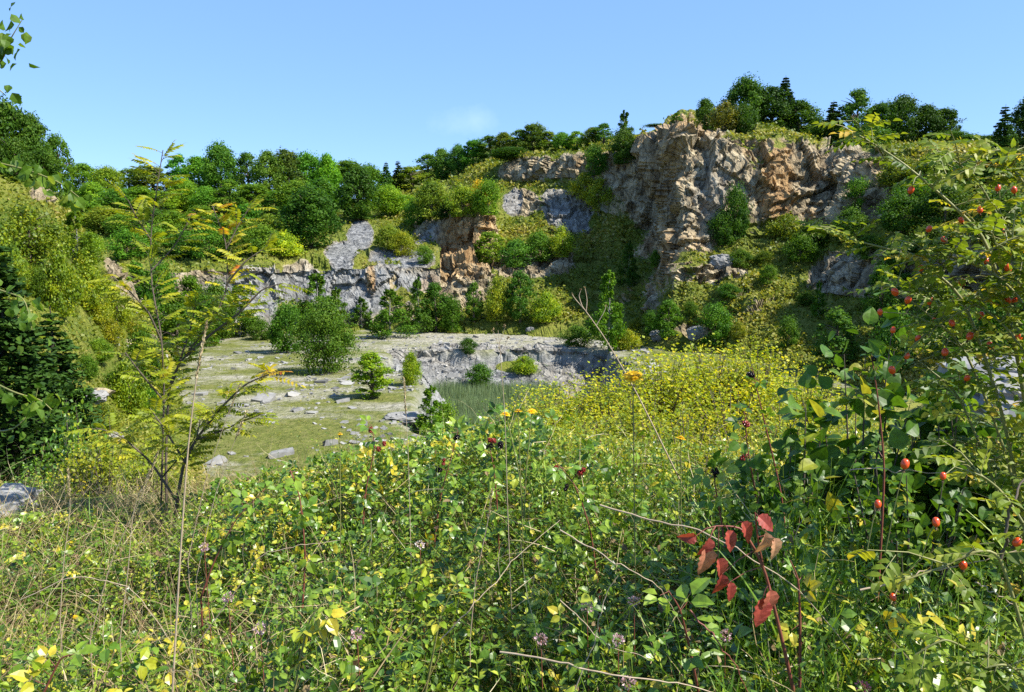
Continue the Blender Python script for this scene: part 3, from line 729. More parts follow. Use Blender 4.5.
mid_row = [(92, 182, 'oak_a', LT), (116, 188, 'oak_b', MD), (138, 186, 'oak_c', MD), (160, 190, 'airy_a', YL), (183, 178, 'oak_a', LT), (206, 186, 'oak_b', MD), (229, 178, 'airy_a', LT), (252, 182, 'oak_c', MD), (276, 190, 'airy_b', BL), (296, 180, 'oak_a', MD), (322, 178, 'oak_b', DK), (388, 185, 'oak_a', LT), (405, 196, 'bush_a', LT)]
for k, (x, yt, kd, c) in enumerate(mid_row):
    plant(kd, x, yt, d=166 + random.uniform(-4, 4), wpx=random.uniform(34, 48), col=vary(c),
          label=f'{desc(c)} tree in the far wood\'s middle row, {ORD[k]} from the left', group=WOODS)
frnt = [(84, 200, 'oak_c', MD, 148), (104, 206, 'oak_b', LT, 144), (128, 212, 'oak_a', MD, 140), (150, 206, 'airy_a', DK, 142), (172, 210, 'oak_b', MD, 139), (200, 204, 'airy_a', LT, 142), (222, 214, 'oak_c', MD, 136), (246, 204, 'oak_a', DK, 140), (268, 214, 'oak_b', LT, 135)]
for k, (x, yt, kd, c, d) in enumerate(frnt):
    plant(kd, x, yt, d=d, wpx=random.uniform(38, 54), col=vary(c),
          label=f'{desc(c)} tree in the far wood\'s front row, {ORD[k]} from the left', group=WOODS)
low = [(150, 246, 'bush_a', LT, 124), (182, 250, 'oak_b', DK, 124), (208, 246, 'bush_b', MD, 122), (236, 248, 'bush_a', MD, 123), (262, 246, 'bush_b', LT, 123), (282, 252, 'bush_y', MD, 124), (126, 250, 'bush_b', MD, 120)]
low.sort()
for k, (x, yt, kd, c, d) in enumerate(low):
    plant(kd, x, yt - 20, d=d, wpx=42, col=vary(c), label=f'{desc(c)} bushy tree at the wood\'s foot above the grey wall, {ORD[k]} from the left', group='bushes at the foot of the wood')
plant('oak_a', 309, 186, d=131, wpx=66, col=(.62, .8, .55), label='big dark green rounded tree left of the grey scree')
plant('oak_b', 357, 165, d=158, wpx=50, col=(.68, .8, .6), label='rounded dark tree at the top of the grey scree chute')
plant('airy_a', 272, 205, d=138, wpx=34, col=(1.2, 1.1, .8), label='thin pale green tree just left of the big dark tree')
for k, (x, yt, yb, kd, c, w) in enumerate([(388, 226, 250, 'bush_a', LT, 34), (432, 182, 218, 'bush_a', LT, 44), (462, 186, 218, 'bush_b', YL, 38), (488, 182, 216, 'bush_a', LT, 36), (446, 196, 218, 'spruce_a', BL, 22), (418, 198, 226, 'bush_b', MD, 30), (478, 180, 206, 'bush_y', MD, 30), (402, 232, 256, 'bush_b', YL, 26), (424, 246, 264, 'bush_a', MD, 22)]):
    plant(kd, x, yt, ybase=yb, wpx=w, col=vary(c), label=f"{desc(c)} {'conifer' if 'spruce' in kd else 'bush'} on the ledge above the centre wall, " + ['between the two screes', 'above the dark crag', 'above the orange rock', 'widest, at the ledge\'s right', 'small and pointed', 'at the ledge\'s left end', 'yellowish, behind the others', 'beside the lower scree', 'under the dark crag'][k])
# skyline over the centre cliffs
cen = [(428, 152, 'airy_a', MD), (442, 148, 'oak_b', BL), (458, 144, 'oak_a', BL), (474, 138, 'oak_c', MD), (490, 134, 'airy_a', DK), (504, 132, 'oak_b', MD), (520, 128, 'airy_a', MD), (533, 122, 'oak_c', BL), (548, 130, 'airy_b', LT), (562, 132, 'oak_a', MD), (577, 130, 'airy_a', LT), (592, 127, 'oak_b', MD), (604, 122, 'airy_b', BL)]
for k, (x, yt, kd, c) in enumerate(cen):
    plant(kd, x, yt, d=196 - k * 2.2, wpx=random.uniform(24, 34), col=vary(c), label=f'{desc(c)} tree on the skyline behind the centre cliffs, {ORD[k]} from the left', group='trees behind the centre cliffs')
plant('oak_a', 511, 147, d=166, wpx=48, col=(.55, .68, .5), label='round very dark tree standing forward above the centre cliffs')
plant('birch_b', 625, 109, d=141, wpx=24, col=(.9, .95, .9), label='slender pointed tree alone on the rim left of the high cliff')
plant('bush_a', 625, 130, d=140, wpx=34, col=(.8, .85, .8), label='wide bush at the foot of the slender rim tree')
plant('bush_b', 655, 126, d=136, wpx=26, col=(.9, 1, .9), label='low bush on the rim just left of the highest rock')
plant('airy_b', 677, 112, d=121, wpx=15, col=(1, 1.1, 1), label='tiny young tree on the highest point of the cliff')
# bushes on the centre cliffs
for x, yt, yb, kd, c, w, lb in [(595, 147, 176, 'bush_a', (1.0, 1.15, .7), 28, 'fresh green bush growing in the upper centre cliff'),
    (583, 172, 200, 'bush_y', (1, 1.0, 1), 30, 'yellow green bush hanging over the dark grey rock'), (600, 178, 212, 'bush_y', (.75, .9, .8), 30, 'paler bush right of the yellow one on the dark rock'),
    (490, 230, 266, 'airy_a', LT, 40, 'leafy tree at the foot of the orange rock'), (538, 232, 262, 'bush_a', MD, 34, 'mid green bush under the tilted rock beds'), (562, 226, 258, 'bush_y', (.8, 1, .9), 26, 'bright yellow green bush below the grey rock'),
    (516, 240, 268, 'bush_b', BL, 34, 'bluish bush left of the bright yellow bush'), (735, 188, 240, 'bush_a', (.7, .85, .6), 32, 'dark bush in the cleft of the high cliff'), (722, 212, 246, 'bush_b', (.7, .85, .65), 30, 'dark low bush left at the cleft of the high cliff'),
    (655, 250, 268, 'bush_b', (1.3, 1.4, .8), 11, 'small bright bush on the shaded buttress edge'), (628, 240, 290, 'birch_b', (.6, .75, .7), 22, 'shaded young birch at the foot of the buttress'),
    (858, 180, 212, 'bush_a', (1.1, 1.2, .8), 34, 'green bush on the ledge right of the orange cliff'), (850, 208, 240, 'bush_b', DK, 34, 'dark bush under the orange cliff\'s right end'), (785, 214, 240, 'bush_y', (.55, .7, .8), 38, 'olive bush at the foot of the orange cliff'), (812, 222, 250, 'bush_a', (.7, .75, .6), 40, 'dull green bush on the slope under the orange cliff')]:
    plant(kd, x, yt, ybase=yb, wpx=w, col=vary(c, .08), label=lb)
# right skyline
rs = [(706, 98, 'oak_b', (.75, .85, .7), 28, 'dark tree at the left end of the clump on the high cliff'), (726, 102, 'bush_y', (.42, .42, .6), 34, 'olive brown bush in front of the rim clump'), (747, 76, 'oak_a', (.7, .85, .65), 50, 'tallest round dark tree of the rim clump'),
      (772, 84, 'oak_c', (.5, .62, .5), 46, 'round dark tree right of the tallest in the rim clump'), (786, 75, 'spruce_a', (.8, .9, .9), 36, 'pointed conifer rising from the rim clump'), (745, 104, 'bush_b', (.7, .8, .7), 30, 'grey green bush under the tallest rim tree'), (800, 100, 'oak_b', (.7, .8, .6), 50, 'dark spreading tree at the right of the rim clump'),
      (834, 100, 'spruce_b', (1.1, 1.1, 1.2), 32, 'small dark conifer right of the rim clump'), (858, 86, 'airy_a', (1.0, 1.1, 1.0), 40, 'pale tall tree on the right skyline'), (882, 100, 'oak_c', (.7, .85, .65), 40, 'dark tree right of the pale tree on the skyline'), (904, 95, 'oak_a', (.55, .65, .52), 44, 'highest dark tree of the right skyline row'),
      (928, 104, 'oak_b', (.48, .58, .48), 40, 'dark tree second from the right end of the skyline row'), (946, 106, 'oak_c', (.6, .68, .55), 34, 'dark tree at the right end of the skyline row'), (825, 122, 'bush_a', (.8, .9, .6), 40, 'low green bush between rim clump and skyline row'), (870, 125, 'bush_b', (.8, .95, .7), 44, 'dark low bush beneath the pale skyline tree'),
      (955, 132, 'bush_a', (.9, 1.0, .7), 44, 'low green bush after the end of the skyline row'), (985, 136, 'bush_b', (.8, .85, .7), 40, 'low bush just left of the cone shaped tree')]
for x, yt, kd, c, w, lb in rs:
    plant(kd, x, yt, d=(125 if x < 830 else 118) + (0 if 'bush' in kd else 6), wpx=w, col=c, label=lb)
plant('spruce_b', 1006, 104, d=88, wpx=34, col=(1.2, 1.3, 1.3), label='cone shaped grey green tree near the right edge')
plant('oak_c', 1030, 96, d=92, wpx=34, col=(.5, .58, .5), label='dark tree cut by the right edge of the picture')
# slopes on the right
for x, yt, yb, kd, c, w, lb in [(835, 306, 372, 'airy_b', (1.0, 1.1, 1.3), 54, 'grey green willow bush below the right dark crag'), (880, 262, 330, 'airy_a', (.85, 1, .95), 40, 'tall bush right of the dark crag'), (818, 280, 318, 'birch_b', (.9, 1.1, .7), 15, 'thin upright tree in front of the dark crag'),
    (892, 312, 376, 'bush_b', (.9, 1.05, 1.1), 50, 'wide bush right of the willow bush'), (788, 318, 348, 'bush_a', (1.0, 1.15, .8), 26, 'fresh green bush left of the willow bush'), (905, 240, 280, 'bush_a', (.85, 1, .8), 60, 'dark bush between the two dark crags'), (900, 195, 232, 'bush_b', (.7, .85, .6), 52, 'dark bush on the slope above the crags'),
    (945, 185, 225, 'bush_a', (.8, .9, .7), 60, 'dark thicket bush below the right skyline'), (1000, 190, 240, 'bush_a', (.85, .9, .65), 60, 'dark bush below the cone shaped tree'), (800, 236, 262, 'bush_b', (1.1, 1.1, .6), 36, 'low olive bush on the slope above the fallen rock'),
    (768, 266, 284, 'bush_a', (1.2, 1.3, .8), 22, 'dark bush on the lower slope of the high cliff'), (715, 306, 344, 'bush_a', (1.05, 1.25, .85), 42, 'dark leafy bush at the foot of the grass slope'), (668, 298, 340, 'airy_a', (1.2, 1.3, .7), 30, 'light bush on the grass slope under the buttress'), (650, 312, 336, 'bush_a', (.8, 1, .6), 18, 'small round bush at the buttress foot'),
    (740, 250, 268, 'bush_b', (.9, .95, .6), 28, 'small bush in the upper grass slope'), (945, 290, 352, 'bush_a', (.8, .95, .7), 60, 'dark bush under the right dark crag'), (1005, 290, 360, 'bush_b', (.9, 1, .7), 60, 'dark bush at the right edge above the stone ledge')]:
    plant(kd, x, yt, ybase=yb, wpx=w, col=vary(c, .06), label=lb)
# small bushes scattered over the slopes
sm = [(636, 318, 330), (690, 302, 316), (728, 284, 298), (738, 322, 338), (764, 252, 264), (806, 292, 306)]
for k, (x, yt, yb) in enumerate(sm):
    kd, c = [('bush_y', (.75, .9, .7)), ('bush_a', (1.1, 1.15, .7)), ('bush_b', (.9, 1, .7))][k % 3]
    plant(kd, x, yt, ybase=yb, wpx=random.uniform(16, 26), col=vary(c), label=f'small bush on the grass slope under the high cliff, {ORD[k]} from the left', group='small bushes on the grass slope')
sm = [(52, 226, 244), (70, 282, 304), (92, 232, 256), (98, 300, 326), (100, 340, 362), (112, 318, 344), (116, 372, 396), (128, 390, 414), (88, 356, 380), (104, 404, 430), (132, 316, 336), (152, 390, 416), (40, 270, 300), (14, 250, 290)]
sm.sort()
for k, (x, yt, yb) in enumerate(sm):
    kd, c = [('bush_y', (.72, .85, .7)), ('bush_a', (1.4, 1.35, .6)), ('bush_y', (.6, .78, .7))][k % 3]
    plant(kd, x, yt, ybase=yb, wpx=random.uniform(24, 36), col=vary(c), label=f'small yellow green bush on the left slope, {ORD[k]} from the left', group='small bushes on the left slope')
sm = [(900, 158, 186), (918, 178, 206), (936, 150, 176), (962, 164, 196), (978, 158, 182), (990, 210, 246), (930, 226, 252), (870, 236, 260)]
sm.sort()
for k, (x, yt, yb) in enumerate(sm):
    kd, c = [('bush_a', (.95, 1.0, .7)), ('bush_y', (.5, .62, .7)), ('bush_b', (1.0, 1.05, .75))][k % 3]
    plant(kd, x, yt, ybase=yb, wpx=random.uniform(30, 48), col=vary(c), label=f'low bush on the slope behind the rose canes, {ORD[k]} from the left', group='low bushes on the right hand slope')
# trees on the quarry floor
for x, yt, yb, kd, c, w, lb in [(324, 302, 373, 'pine_a', (1.05, 1.12, .9), 64, 'broad pine alone on the quarry floor'), (287, 306, 352, 'bush_a', (.95, 1.1, .8), 44, 'round bush behind the pine on its left'), (318, 272, 330, 'birch_a', (1.1, 1.15, .8), 46, 'light tree behind the pine by the grey wall'), (338, 286, 334, 'birch_b', (1.2, 1.2, 1), 26, 'slim birch between pine and grey wall'),
    (362, 296, 328, 'birch_b', (1.1, 1.2, .9), 22, 'small birch before the pale rubble'), (391, 288, 338, 'birch_a', (1.2, 1.25, .9), 42, 'airy birch in front of the rusty streak'), (418, 276, 334, 'birch_b', (.95, 1.05, .9), 26, 'slim birch left of the two darker trees'), (436, 280, 332, 'airy_a', (.8, 1, .85), 34, 'darker tree under the orange rock'), (452, 300, 332, 'bush_a', (1.0, 1.15, .6), 30, 'low bush at the feet of the birches'),
    (474, 280, 322, 'airy_b', (1, 1.15, .8), 24, 'upright tree against the brown crag'), (497, 276, 322, 'bush_y', (.8, .9, .9), 26, 'yellowish bush by the brown crag'), (520, 268, 322, 'airy_a', (.85, 1.0, .95), 34, 'bluish green tree at the right of the floor'), (545, 292, 322, 'bush_y', (.8, 1, .8), 34, 'low yellow green bush on the right of the floor'),
    (608, 268, 352, 'birch_a', (1.15, 1.3, .7), 42, 'tall fresh birch before the shaded recess'), (628, 330, 350, 'bush_y', (.9, 1, .7), 28, 'yellow green bush at the tall birch\'s foot'), (576, 326, 346, 'bush_b', (.9, .9, .6), 36, 'low olive bush left of the tall birch'),
    (468, 338, 354, 'bush_b', (.8, .85, .9), 20, 'low bush on the pit edge'), (372, 350, 398, 'airy_b', (2.3, 1.9, .7), 50, 'light yellow green sapling at the pit\'s corner'), (412, 352, 386, 'bush_y', (.75, .95, .6), 22, 'narrow bush growing down the pale pit wall'), (524, 356, 374, 'bush_y', (.8, 1, .8), 30, 'yellow patch of bush on the grey pit wall'), (480, 364, 388, 'bush_b', (.85, 1.0, .7), 30, 'green bush under the pit wall'),
    (240, 284, 336, 'birch_a', (1.1, 1.1, .7), 40, 'pale airy birch left of the grey wall'), (205, 296, 346, 'bush_a', (1.0, 1.05, .6), 46, 'bush at the far left of the floor'), (178, 300, 366, 'airy_a', (1.2, 1.15, .6), 50, 'light tree at the foot of the left slope'), (262, 320, 340, 'bush_b', (1.1, 1.1, .7), 26, 'small bush left of the pine'),
    (432, 384, 440, 'birch_b', (1.7, 1.7, .8), 34, 'young birch on the near pit side'), (446, 404, 446, 'bush_a', (1.9, 1.8, .8), 28, 'yellow green bush on the near pit side')]:
    plant(kd, x, yt, ybase=yb, wpx=w, col=vary(c, .06), label=lb)
# left slope
for k, (x, yt, d, kd, c, w) in enumerate([(4, 98, 60, 'oak_a', (.75, .85, .6), 60), (30, 112, 61, 'oak_b', (.8, .88, .65), 46), (56, 130, 63, 'airy_a', (1.2, 1.25, .6), 34), (-30, 80, 58, 'oak_c', (.7, .8, .6), 60), (42, 150, 60, 'bush_a', (.8, .9, .6), 40), (14, 140, 58, 'bush_b', (.75, .8, .6), 44)]):
    plant(kd, x, yt, d=d, wpx=w, col=c, label=['big tree at the top of the left slope', 'rounded tree on the crest of the left slope', 'bright green tree at the crest\'s lower end', 'tree cut by the left edge above the slope', 'dark bush under the bright crest tree', 'dull green bush under the left crest trees'][k])
for x, yt, yb, kd, c, w, lb in [(30, 206, 262, 'bush_y', (.5, .68, .7), 70, 'wide olive bush high on the left slope'), (78, 208, 268, 'birch_a', (1.5, 1.35, .6), 44, 'light birch bush beside the pale outcrop'), (86, 256, 310, 'bush_y', (.72, .9, .6), 44, 'yellow green bush below the pale outcrop'), (60, 250, 318, 'bush_y', (.62, .8, .6), 46, 'yellow green bush behind the dark spruce'),
    (-5, 216, 300, 'bush_y', (.5, .68, .7), 60, 'olive bush cut by the left edge'), (118, 286, 330, 'bush_y', (.7, .8, .6), 34, 'small yellowish bush on the slope\'s right edge'), (146, 330, 392, 'bush_a', (1.0, 1.1, .6), 44, 'green bush at the slope\'s foot behind the rowan'), (130, 360, 420, 'bush_y', (.6, .8, .6), 40, 'low bush at the slope\'s foot')]:
    plant(kd, x, yt, ybase=yb, wpx=w, col=vary(c, .06), label=lb)
plant('spruce_a', 14, 236, ybase=474, wpx=150, col=(.8, .85, .8), label='large dark spruce on the left slope')
for k, (x, yt, yb, kd) in enumerate([(108, 262, 330, 'airy_a'), (136, 258, 336, 'airy_b'), (160, 264, 338, 'bush_a'), (188, 272, 342, 'airy_a'), (216, 282, 340, 'bush_b')]):
    plant(kd, x, yt, d=104, wpx=40, col=vary((1.15, 1.15, .7)), label=f'pale green bush at the left end of the grey wall, {ORD[k]} from the left', group='bushes before the grey wall')
plant('spruce_b', 62, 306, ybase=470, wpx=96, col=(.95, 1.0, .9), label='smaller dark spruce right of the large one')
for r, _, _ in PROTO.values():
    for c in list(r.children): bpy.data.objects.remove(c)
    bpy.data.objects.remove(r)

# ------------------------------------------------------------------ reeds in the pit
m = MB(); n = 45000
rx, ry = RNG.uniform(-9.0, 5.5, n), RNG.uniform(58, 88, n)
west = np.interp(ry, [20, 50, 62, 75, 92], [-3.0, -5.5, -7.5, -10.5, -15.0])
ok = rx > west + 4.0; rx, ry = rx[ok], ry[ok]; n = len(rx)
hgt = 2.0 + fbm(np.stack([rx, ry, 0 * rx], -1), .3, 2, 200) * .7
ax = np.stack([RNG.normal(size=n) * .14, RNG.normal(size=n) * .14, np.ones(n)], -1)
m.inst(BLADE, np.stack([rx, ry, np.full(n, -5.2)], -1), frames(ax, rand_dirs(n)), np.stack([np.full(n, .07), hgt * RNG.uniform(.7, 1.25, n), np.full(n, .3)], -1), np.clip(RNG.normal(.5, .22, n), 0, 1))
tag(m.build('reeds', M['reed']), 'grey green reed bed in the bottom of the pit', 'reeds', kind='stuff')

# ------------------------------------------------------------------ rocks
def rock(name, loc, size, label, seed, flat=1.0, mat='stone'):
    rng = np.random.default_rng(seed); nu, nv = 40, 24
    u = np.linspace(0, 2 * math.pi, nu, endpoint=False); v = np.linspace(.02, math.pi - .02, nv)
    U, Vv = np.meshgrid(u, v)
    d = np.stack([np.sin(Vv) * np.cos(U), np.sin(Vv) * np.sin(U), np.cos(Vv)], -1).reshape(-1, 3)
    q = np.sign(d) * np.abs(d) ** .75
    c1, d1 = cells(q * 1.7 + seed, seed); c2, _ = cells(q * 4 + seed, seed + 4)
    q = q * (1 + (c1 - .5) * .35 + (c2 - .5) * .12 + fbm(q + seed, 3, 4, seed) * .12)[:, None]
    q = q * np.array(size)
    i = np.arange(nv - 1)[:, None] * nu; j = np.arange(nu)[None]
    f = np.stack([i + j, i + nu + j, i + nu + (j + 1) % nu, i + (j + 1) % nu], -1).reshape(-1, 4)
    m = MB(); m.add(q, f); o = m.build(name, M[mat]); o.location = loc
    return tag(o, label, 'rock')
z0 = float(gnd(-4.0, 5.6))
rock('boulder', tuple(P(-6, 524, 5.6)), (.32, .34, .24), 'grey boulder at the left edge among dry grass', 3)
rock('rock_slab', tuple(P(1016, 376, 6.0)), (.42, .5, .13), 'flat pale stone ledge behind the rose bush', 8)
rock('rock_slab', tuple(P(1030, 400, 5.6)), (.5, .5, .16), 'dark lower stone ledge under the pale one', 9)
for k, (x, y, s, lb) in enumerate([(238, 406, (.9, .5, .2), 'pale flat stone on the green quarry floor'), (230, 394, (.8, .5, .25), 'grey stone behind the pale flat stone'), (112, 437, (.5, .4, .25), 'small grey stone low on the left slope'), (92, 397, (.7, .5, .3), 'grey stone beside the dark spruce'), (404, 418, (1.4, 1.0, .35), 'flat grey slab at the pit\'s near corner'), (420, 432, (1.0, .9, .4), 'broken grey slab below the flat one'),
     (722, 262, (1.6, .9, .9), 'fallen pale block on the grass slope'), (700, 334, (1.4, .8, .9), 'brown block at the foot of the grass slope'), (660, 336, (1.2, .7, .7), 'dark block left of the brown block'), (530, 330, (.6, .5, .4), 'small rock by the floor\'s right edge')]):
    h = hit_px(x, y)
    if h: rock('rock', (h.x, h.y, h.z), s, lb, 30 + k)

# loose stones strewn over the floor and the pit's slopes
m = MB(); n = 4200
cx_, cy_ = RNG.uniform(-34, 16, n), RNG.uniform(42, 108, n) ; pz = fbm(np.stack([cx_, cy_, 0 * cx_], -1), .12, 3, 400)
k = (RNG.random(n) < .35 + pz * 1.4) ; cx_, cy_ = cx_[k], cy_[k]; n = len(cx_)
zz = np.array([drop_z(a, b) for a, b in zip(cx_, cy_)])
cube = np.array([[a, b, c] for a in (-.5, .5) for b in (-.5, .5) for c in (-.35, .4)], float); cube += np.random.default_rng(2).uniform(-.16, .16, cube.shape)
cf = np.array([[0, 1, 3, 2], [4, 6, 7, 5], [0, 4, 5, 1], [2, 3, 7, 6], [0, 2, 6, 4], [1, 5, 7, 3]])
m.inst((cube, [cf]), np.stack([cx_, cy_, zz], -1), frames(rand_dirs(n) * [1, 1, .3], rand_dirs(n) * .3 + [0, 0, 1]), RNG.lognormal(-1.35, .55, n)[:, None] * np.array([1.1, .8, .5]), np.clip(RNG.normal(.5, .2, n), 0, 1))
tag(m.build('loose_stones', M['stone']), 'loose grey stones strewn over the quarry floor', 'stones', kind='stuff')
# ------------------------------------------------------------------ FOREGROUND
def fr_point(px, d): return (px - 512) / F * d
YTOP_X = [-200, 0, 60, 130, 250, 350, 450, 520, 600, 700, 800, 900, 1024, 1250]
YTOP_Y = [530, 526, 520, 512, 482, 462, 436, 424, 440, 450, 440, 430, 420, 400]
def veg_h(px, d, pos_xy):
    n1 = fbm(np.stack([pos_xy[:, 0], pos_xy[:, 1], 0 * px], -1), 1.3, 3, 300) + .75 * fbm(np.stack([pos_xy[:, 0], pos_xy[:, 1], 0 * px], -1), 4.5, 2, 310)
    base = np.interp(px, [0, 150, 300, 450, 700, 1024], [.26, .30, .48, .62, .60, .60]) + n1 * .34
    g = gnd(pos_xy[:, 0], pos_xy[:, 1])
    zmax = CAMZ - (np.interp(px, YTOP_X, YTOP_Y) - 250) / F * d
    return np.clip(np.minimum(base, zmax - g), .04, 1.2), g, n1
def sample(n, d0, d1, x0=-140, x1=1160, pw=1.6):
    px = RNG.uniform(x0, x1, n); d = (RNG.random(n) * (d1 ** pw - d0 ** pw) + d0 ** pw) ** (1 / pw)
    xy = np.stack([(px - 512) / F * d, d], -1)
    return px, d, xy

def near_leaves(m, tmpl, n, d0, d1, size, lo, tintf, x0=-140, x1=1160, pw=1.5, dens=None, up=.8):
    px, d, xy = sample(n, d0, d1, x0, x1, pw)
    H, g, n1 = veg_h(px, d, xy)
    pat = fbm(np.stack([xy[:, 0], xy[:, 1], 0 * px], -1), 1.9, 3, 333)
    keep = np.ones(n, bool) if dens is None else RNG.random(n) < dens(px, d, pat)
    px, d, xy, H, g, pat = px[keep], d[keep], xy[keep], H[keep], g[keep], pat[keep]; n = len(px)
    u = lo + (1 - lo) * RNG.random(n) ** .65
    pos = np.stack([xy[:, 0], xy[:, 1], g + H * u], -1)
    nn = rand_dirs(n) * .75 + np.array([.15, -.1, up]); ax = rand_dirs(n) + np.array([0, 0, .15])
    s = size * RNG.uniform(.5, 1.4, n)
    m.inst(tmpl, pos, frames(ax, nn), s, tintf(n, pat, u))
# leaf litter and dead stalks
m = MB()
def blades(m, n, d0, d1, L0, L1, wid, tint0, tilt, x0=-140, x1=1160, dens=None, lift=.0, pw=1.5, zfrac=0.0, zlo=0.0):
    px, d, xy = sample(n, d0, d1, x0, x1, pw); H, g, n1 = veg_h(px, d, xy)
    pat = fbm(np.stack([xy[:, 0], xy[:, 1], 0 * px], -1), 1.1, 3, 351)
    keep = np.ones(n, bool) if dens is None else RNG.random(n) < dens(px, d, pat)
    px, d, xy, H, g = px[keep], d[keep], xy[keep], H[keep], g[keep]; n = len(px)
    ax = np.stack([RNG.normal(size=n) * tilt, RNG.normal(size=n) * tilt, np.abs(RNG.normal(.8, .3, n))], -1)
    pos = np.stack([xy[:, 0], xy[:, 1], g + H * np.clip(zlo + (zfrac - zlo) * RNG.random(n), 0, 2) + lift], -1)
    L = RNG.uniform(L0, L1, n)
    m.inst(ARC, pos, frames(ax, rand_dirs(n)), np.stack([wid * RNG.uniform(.6, 1.4, n), L, L], -1), np.clip(RNG.normal(tint0, .22, n), 0, 1))
left = lambda px, d, pat: np.clip(np.interp(px, [0, 250, 420, 600, 1024], [.66, .6, .4, .45, .45]) + pat * .6, 0, 1)
blades(m, 26000, 1.2, 6.2, .10, .34, .0032, .45, 1.1, dens=left, zfrac=.8)
blades(m, 7000, 1.2, 6.0, .25, .6, .0026, .62, .5, dens=left, zfrac=.5)
blades(m, 9000, 1.2, 6.2, .12, .3, .0024, .75, 1.3, dens=left, zfrac=1.15)
near_leaves(m, LEAF8, 7000, 1.2, 5.5, .026, .2, lambda n, pat, u: np.clip(.25 + RNG.normal(size=n) * .2, 0, 1), dens=left)
tag(m.build('dry_grass', M['straw']), 'tangle of straw coloured dead grass through the foreground undergrowth', 'dry grass', kind='stuff')
m = MB()
gd = lambda px, d, pat: np.clip(np.interp(px, [0, 300, 520, 650, 760, 830, 950, 1024], [.35, .3, .7, .5, .5, 1, .8, .4]) + pat * .9, 0, 1)
blades(m, 11000, 1.2, 6.0, .14, .36, .0046, .5, .6, dens=gd, zfrac=.8, zlo=.2)
blades(m, 9000, 1.2, 4.2, .2, .45, .0062, .5, .5, x0=500, dens=lambda px, d, pat: np.clip(np.interp(px, [500, 560, 620, 700, 760, 900, 1024], [.1, .6, .1, .0, .9, 1.1, .3]) + pat * 1.0, 0, 1), zfrac=.8, zlo=.25)
tag(m.build('grass', M['grass']), 'green grass blades growing up through the foreground undergrowth', 'grass', kind='stuff')
m = MB()
tn = lambda c, k=.5: (lambda n, pat, u: np.clip(c + pat * k + RNG.normal(size=n) * .2, 0, 1))
near_leaves(m, LEAF2, 100000, 1.15, 5.0, .019, .05, tn(.38, .8), pw=1.5, dens=lambda px, d, pat: np.clip(np.interp(px, [0, 250, 500, 700, 1024], [.36, .46, .48, .34, .28]) + pat * 1.9, .02, 1))
near_leaves(m, LEAF2, 42000, 4.2, 9.5, .030, .3, tn(.78, .6), x0=200, pw=1.3)
near_leaves(m, LEAFN, 9000, 1.2, 5.2, .045, .5, tn(.6), dens=lambda px, d, pat: np.clip(.75 - pat, .1, 1))
near_leaves(m, LEAF2, 34000, 1.2, 6.5, .024, .05, tn(.45), x0=1160, x1=2000); near_leaves(m, LEAF2, 20000, 1.2, 6.0, .022, .05, tn(.45), x0=-800, x1=-140)
# leafy herb stems with opposite leaves
px, d, xy = sample(3000, 1.2, 5.0); H, g, _ = veg_h(px, d, xy); st_ = []
for lv in range(9):
    n = len(px); u = lv / 8
    if lv == 0:
        lean = RNG.normal(size=(n, 2)) * .12; hh = H * RNG.uniform(.9, 1.35, n); tt = np.clip(RNG.normal(.5, .25, n), 0, 1); az = RNG.uniform(0, 6.28, n)
    c = np.stack([xy[:, 0] + lean[:, 0] * u, xy[:, 1] + lean[:, 1] * u, g + hh * (.35 + .65 * u)], -1)
    for sg in (0, math.pi):
        a = az + lv * 1.57 + sg
        ax = np.stack([np.cos(a), np.sin(a), np.full(n, .35 + .5 * u)], -1)
        m.inst(LEAFN if lv % 2 else LEAF8, c, frames(ax, np.stack([-np.cos(a) * .4, -np.sin(a) * .4, np.ones(n)], -1) + rand_dirs(n) * .3), (.040 - .02 * u) * RNG.uniform(.6, 1.2, n), np.clip(tt + RNG.normal(size=n) * .1, 0, 1))
for k in range(0, len(px), 2):
    m.tube([[xy[k, 0], xy[k, 1], g[k]], [xy[k, 0] + lean[k, 0], xy[k, 1] + lean[k, 1], g[k] + hh[k]]], [.0018, .001], 3, .45)
tag(m.build('undergrowth', M['under']), 'dense low leafy undergrowth filling the foreground', 'undergrowth', kind='stuff')
# bramble: leaves in threes on short stalks, reads as one mass
def trifoliate(m, pos, ax, nn, size, tint, tmpl=LEAF8, fan=1.05, n5=False):
    n = len(pos); Rm = frames(ax, nn)
    angs = (-fan, 0, fan) if not n5 else (-1.7, -.8, 0, .8, 1.7)
    for a in angs:
        c, s = math.cos(a), math.sin(a)
        lr = np.array([[c, -s, 0], [s, c, 0], [0, 0, 1]])
        R2 = Rm @ lr
        tl = .15 if a else .3
        m.inst(tmpl, pos + R2[:, :, 1] * (size * tl)[:, None], R2, size * (1.0 if a == 0 else .85), np.clip(tint + RNG.normal(size=n) * .06, 0, 1))
def bramble_mass(m, n, d0, d1, size, x0, x1, dens, tint=.5, lo=.55):
    px, d, xy = sample(n, d0, d1, x0, x1, 1.5); H, g, _ = veg_h(px, d, xy)
    pat = fbm(np.stack([xy[:, 0], xy[:, 1], 0 * px], -1), 1.4, 3, 377)
    k = RNG.random(n) < dens(px, d, pat); px, d, xy, H, g, pat = px[k], d[k], xy[k], H[k], g[k], pat[k]; n = len(px)
    pos = np.stack([xy[:, 0], xy[:, 1], g + H * RNG.uniform(lo, 1.1, n)], -1)
    nn = rand_dirs(n) * .6 + np.array([.1, -.25, .8]); ax = rand_dirs(n) + np.array([0, -.1, .05])
    trifoliate(m, pos, ax, nn, size * RNG.uniform(.6, 1.35, n), np.clip(tint + pat * .4 + RNG.normal(size=n) * .28, 0, 1))
m = MB()
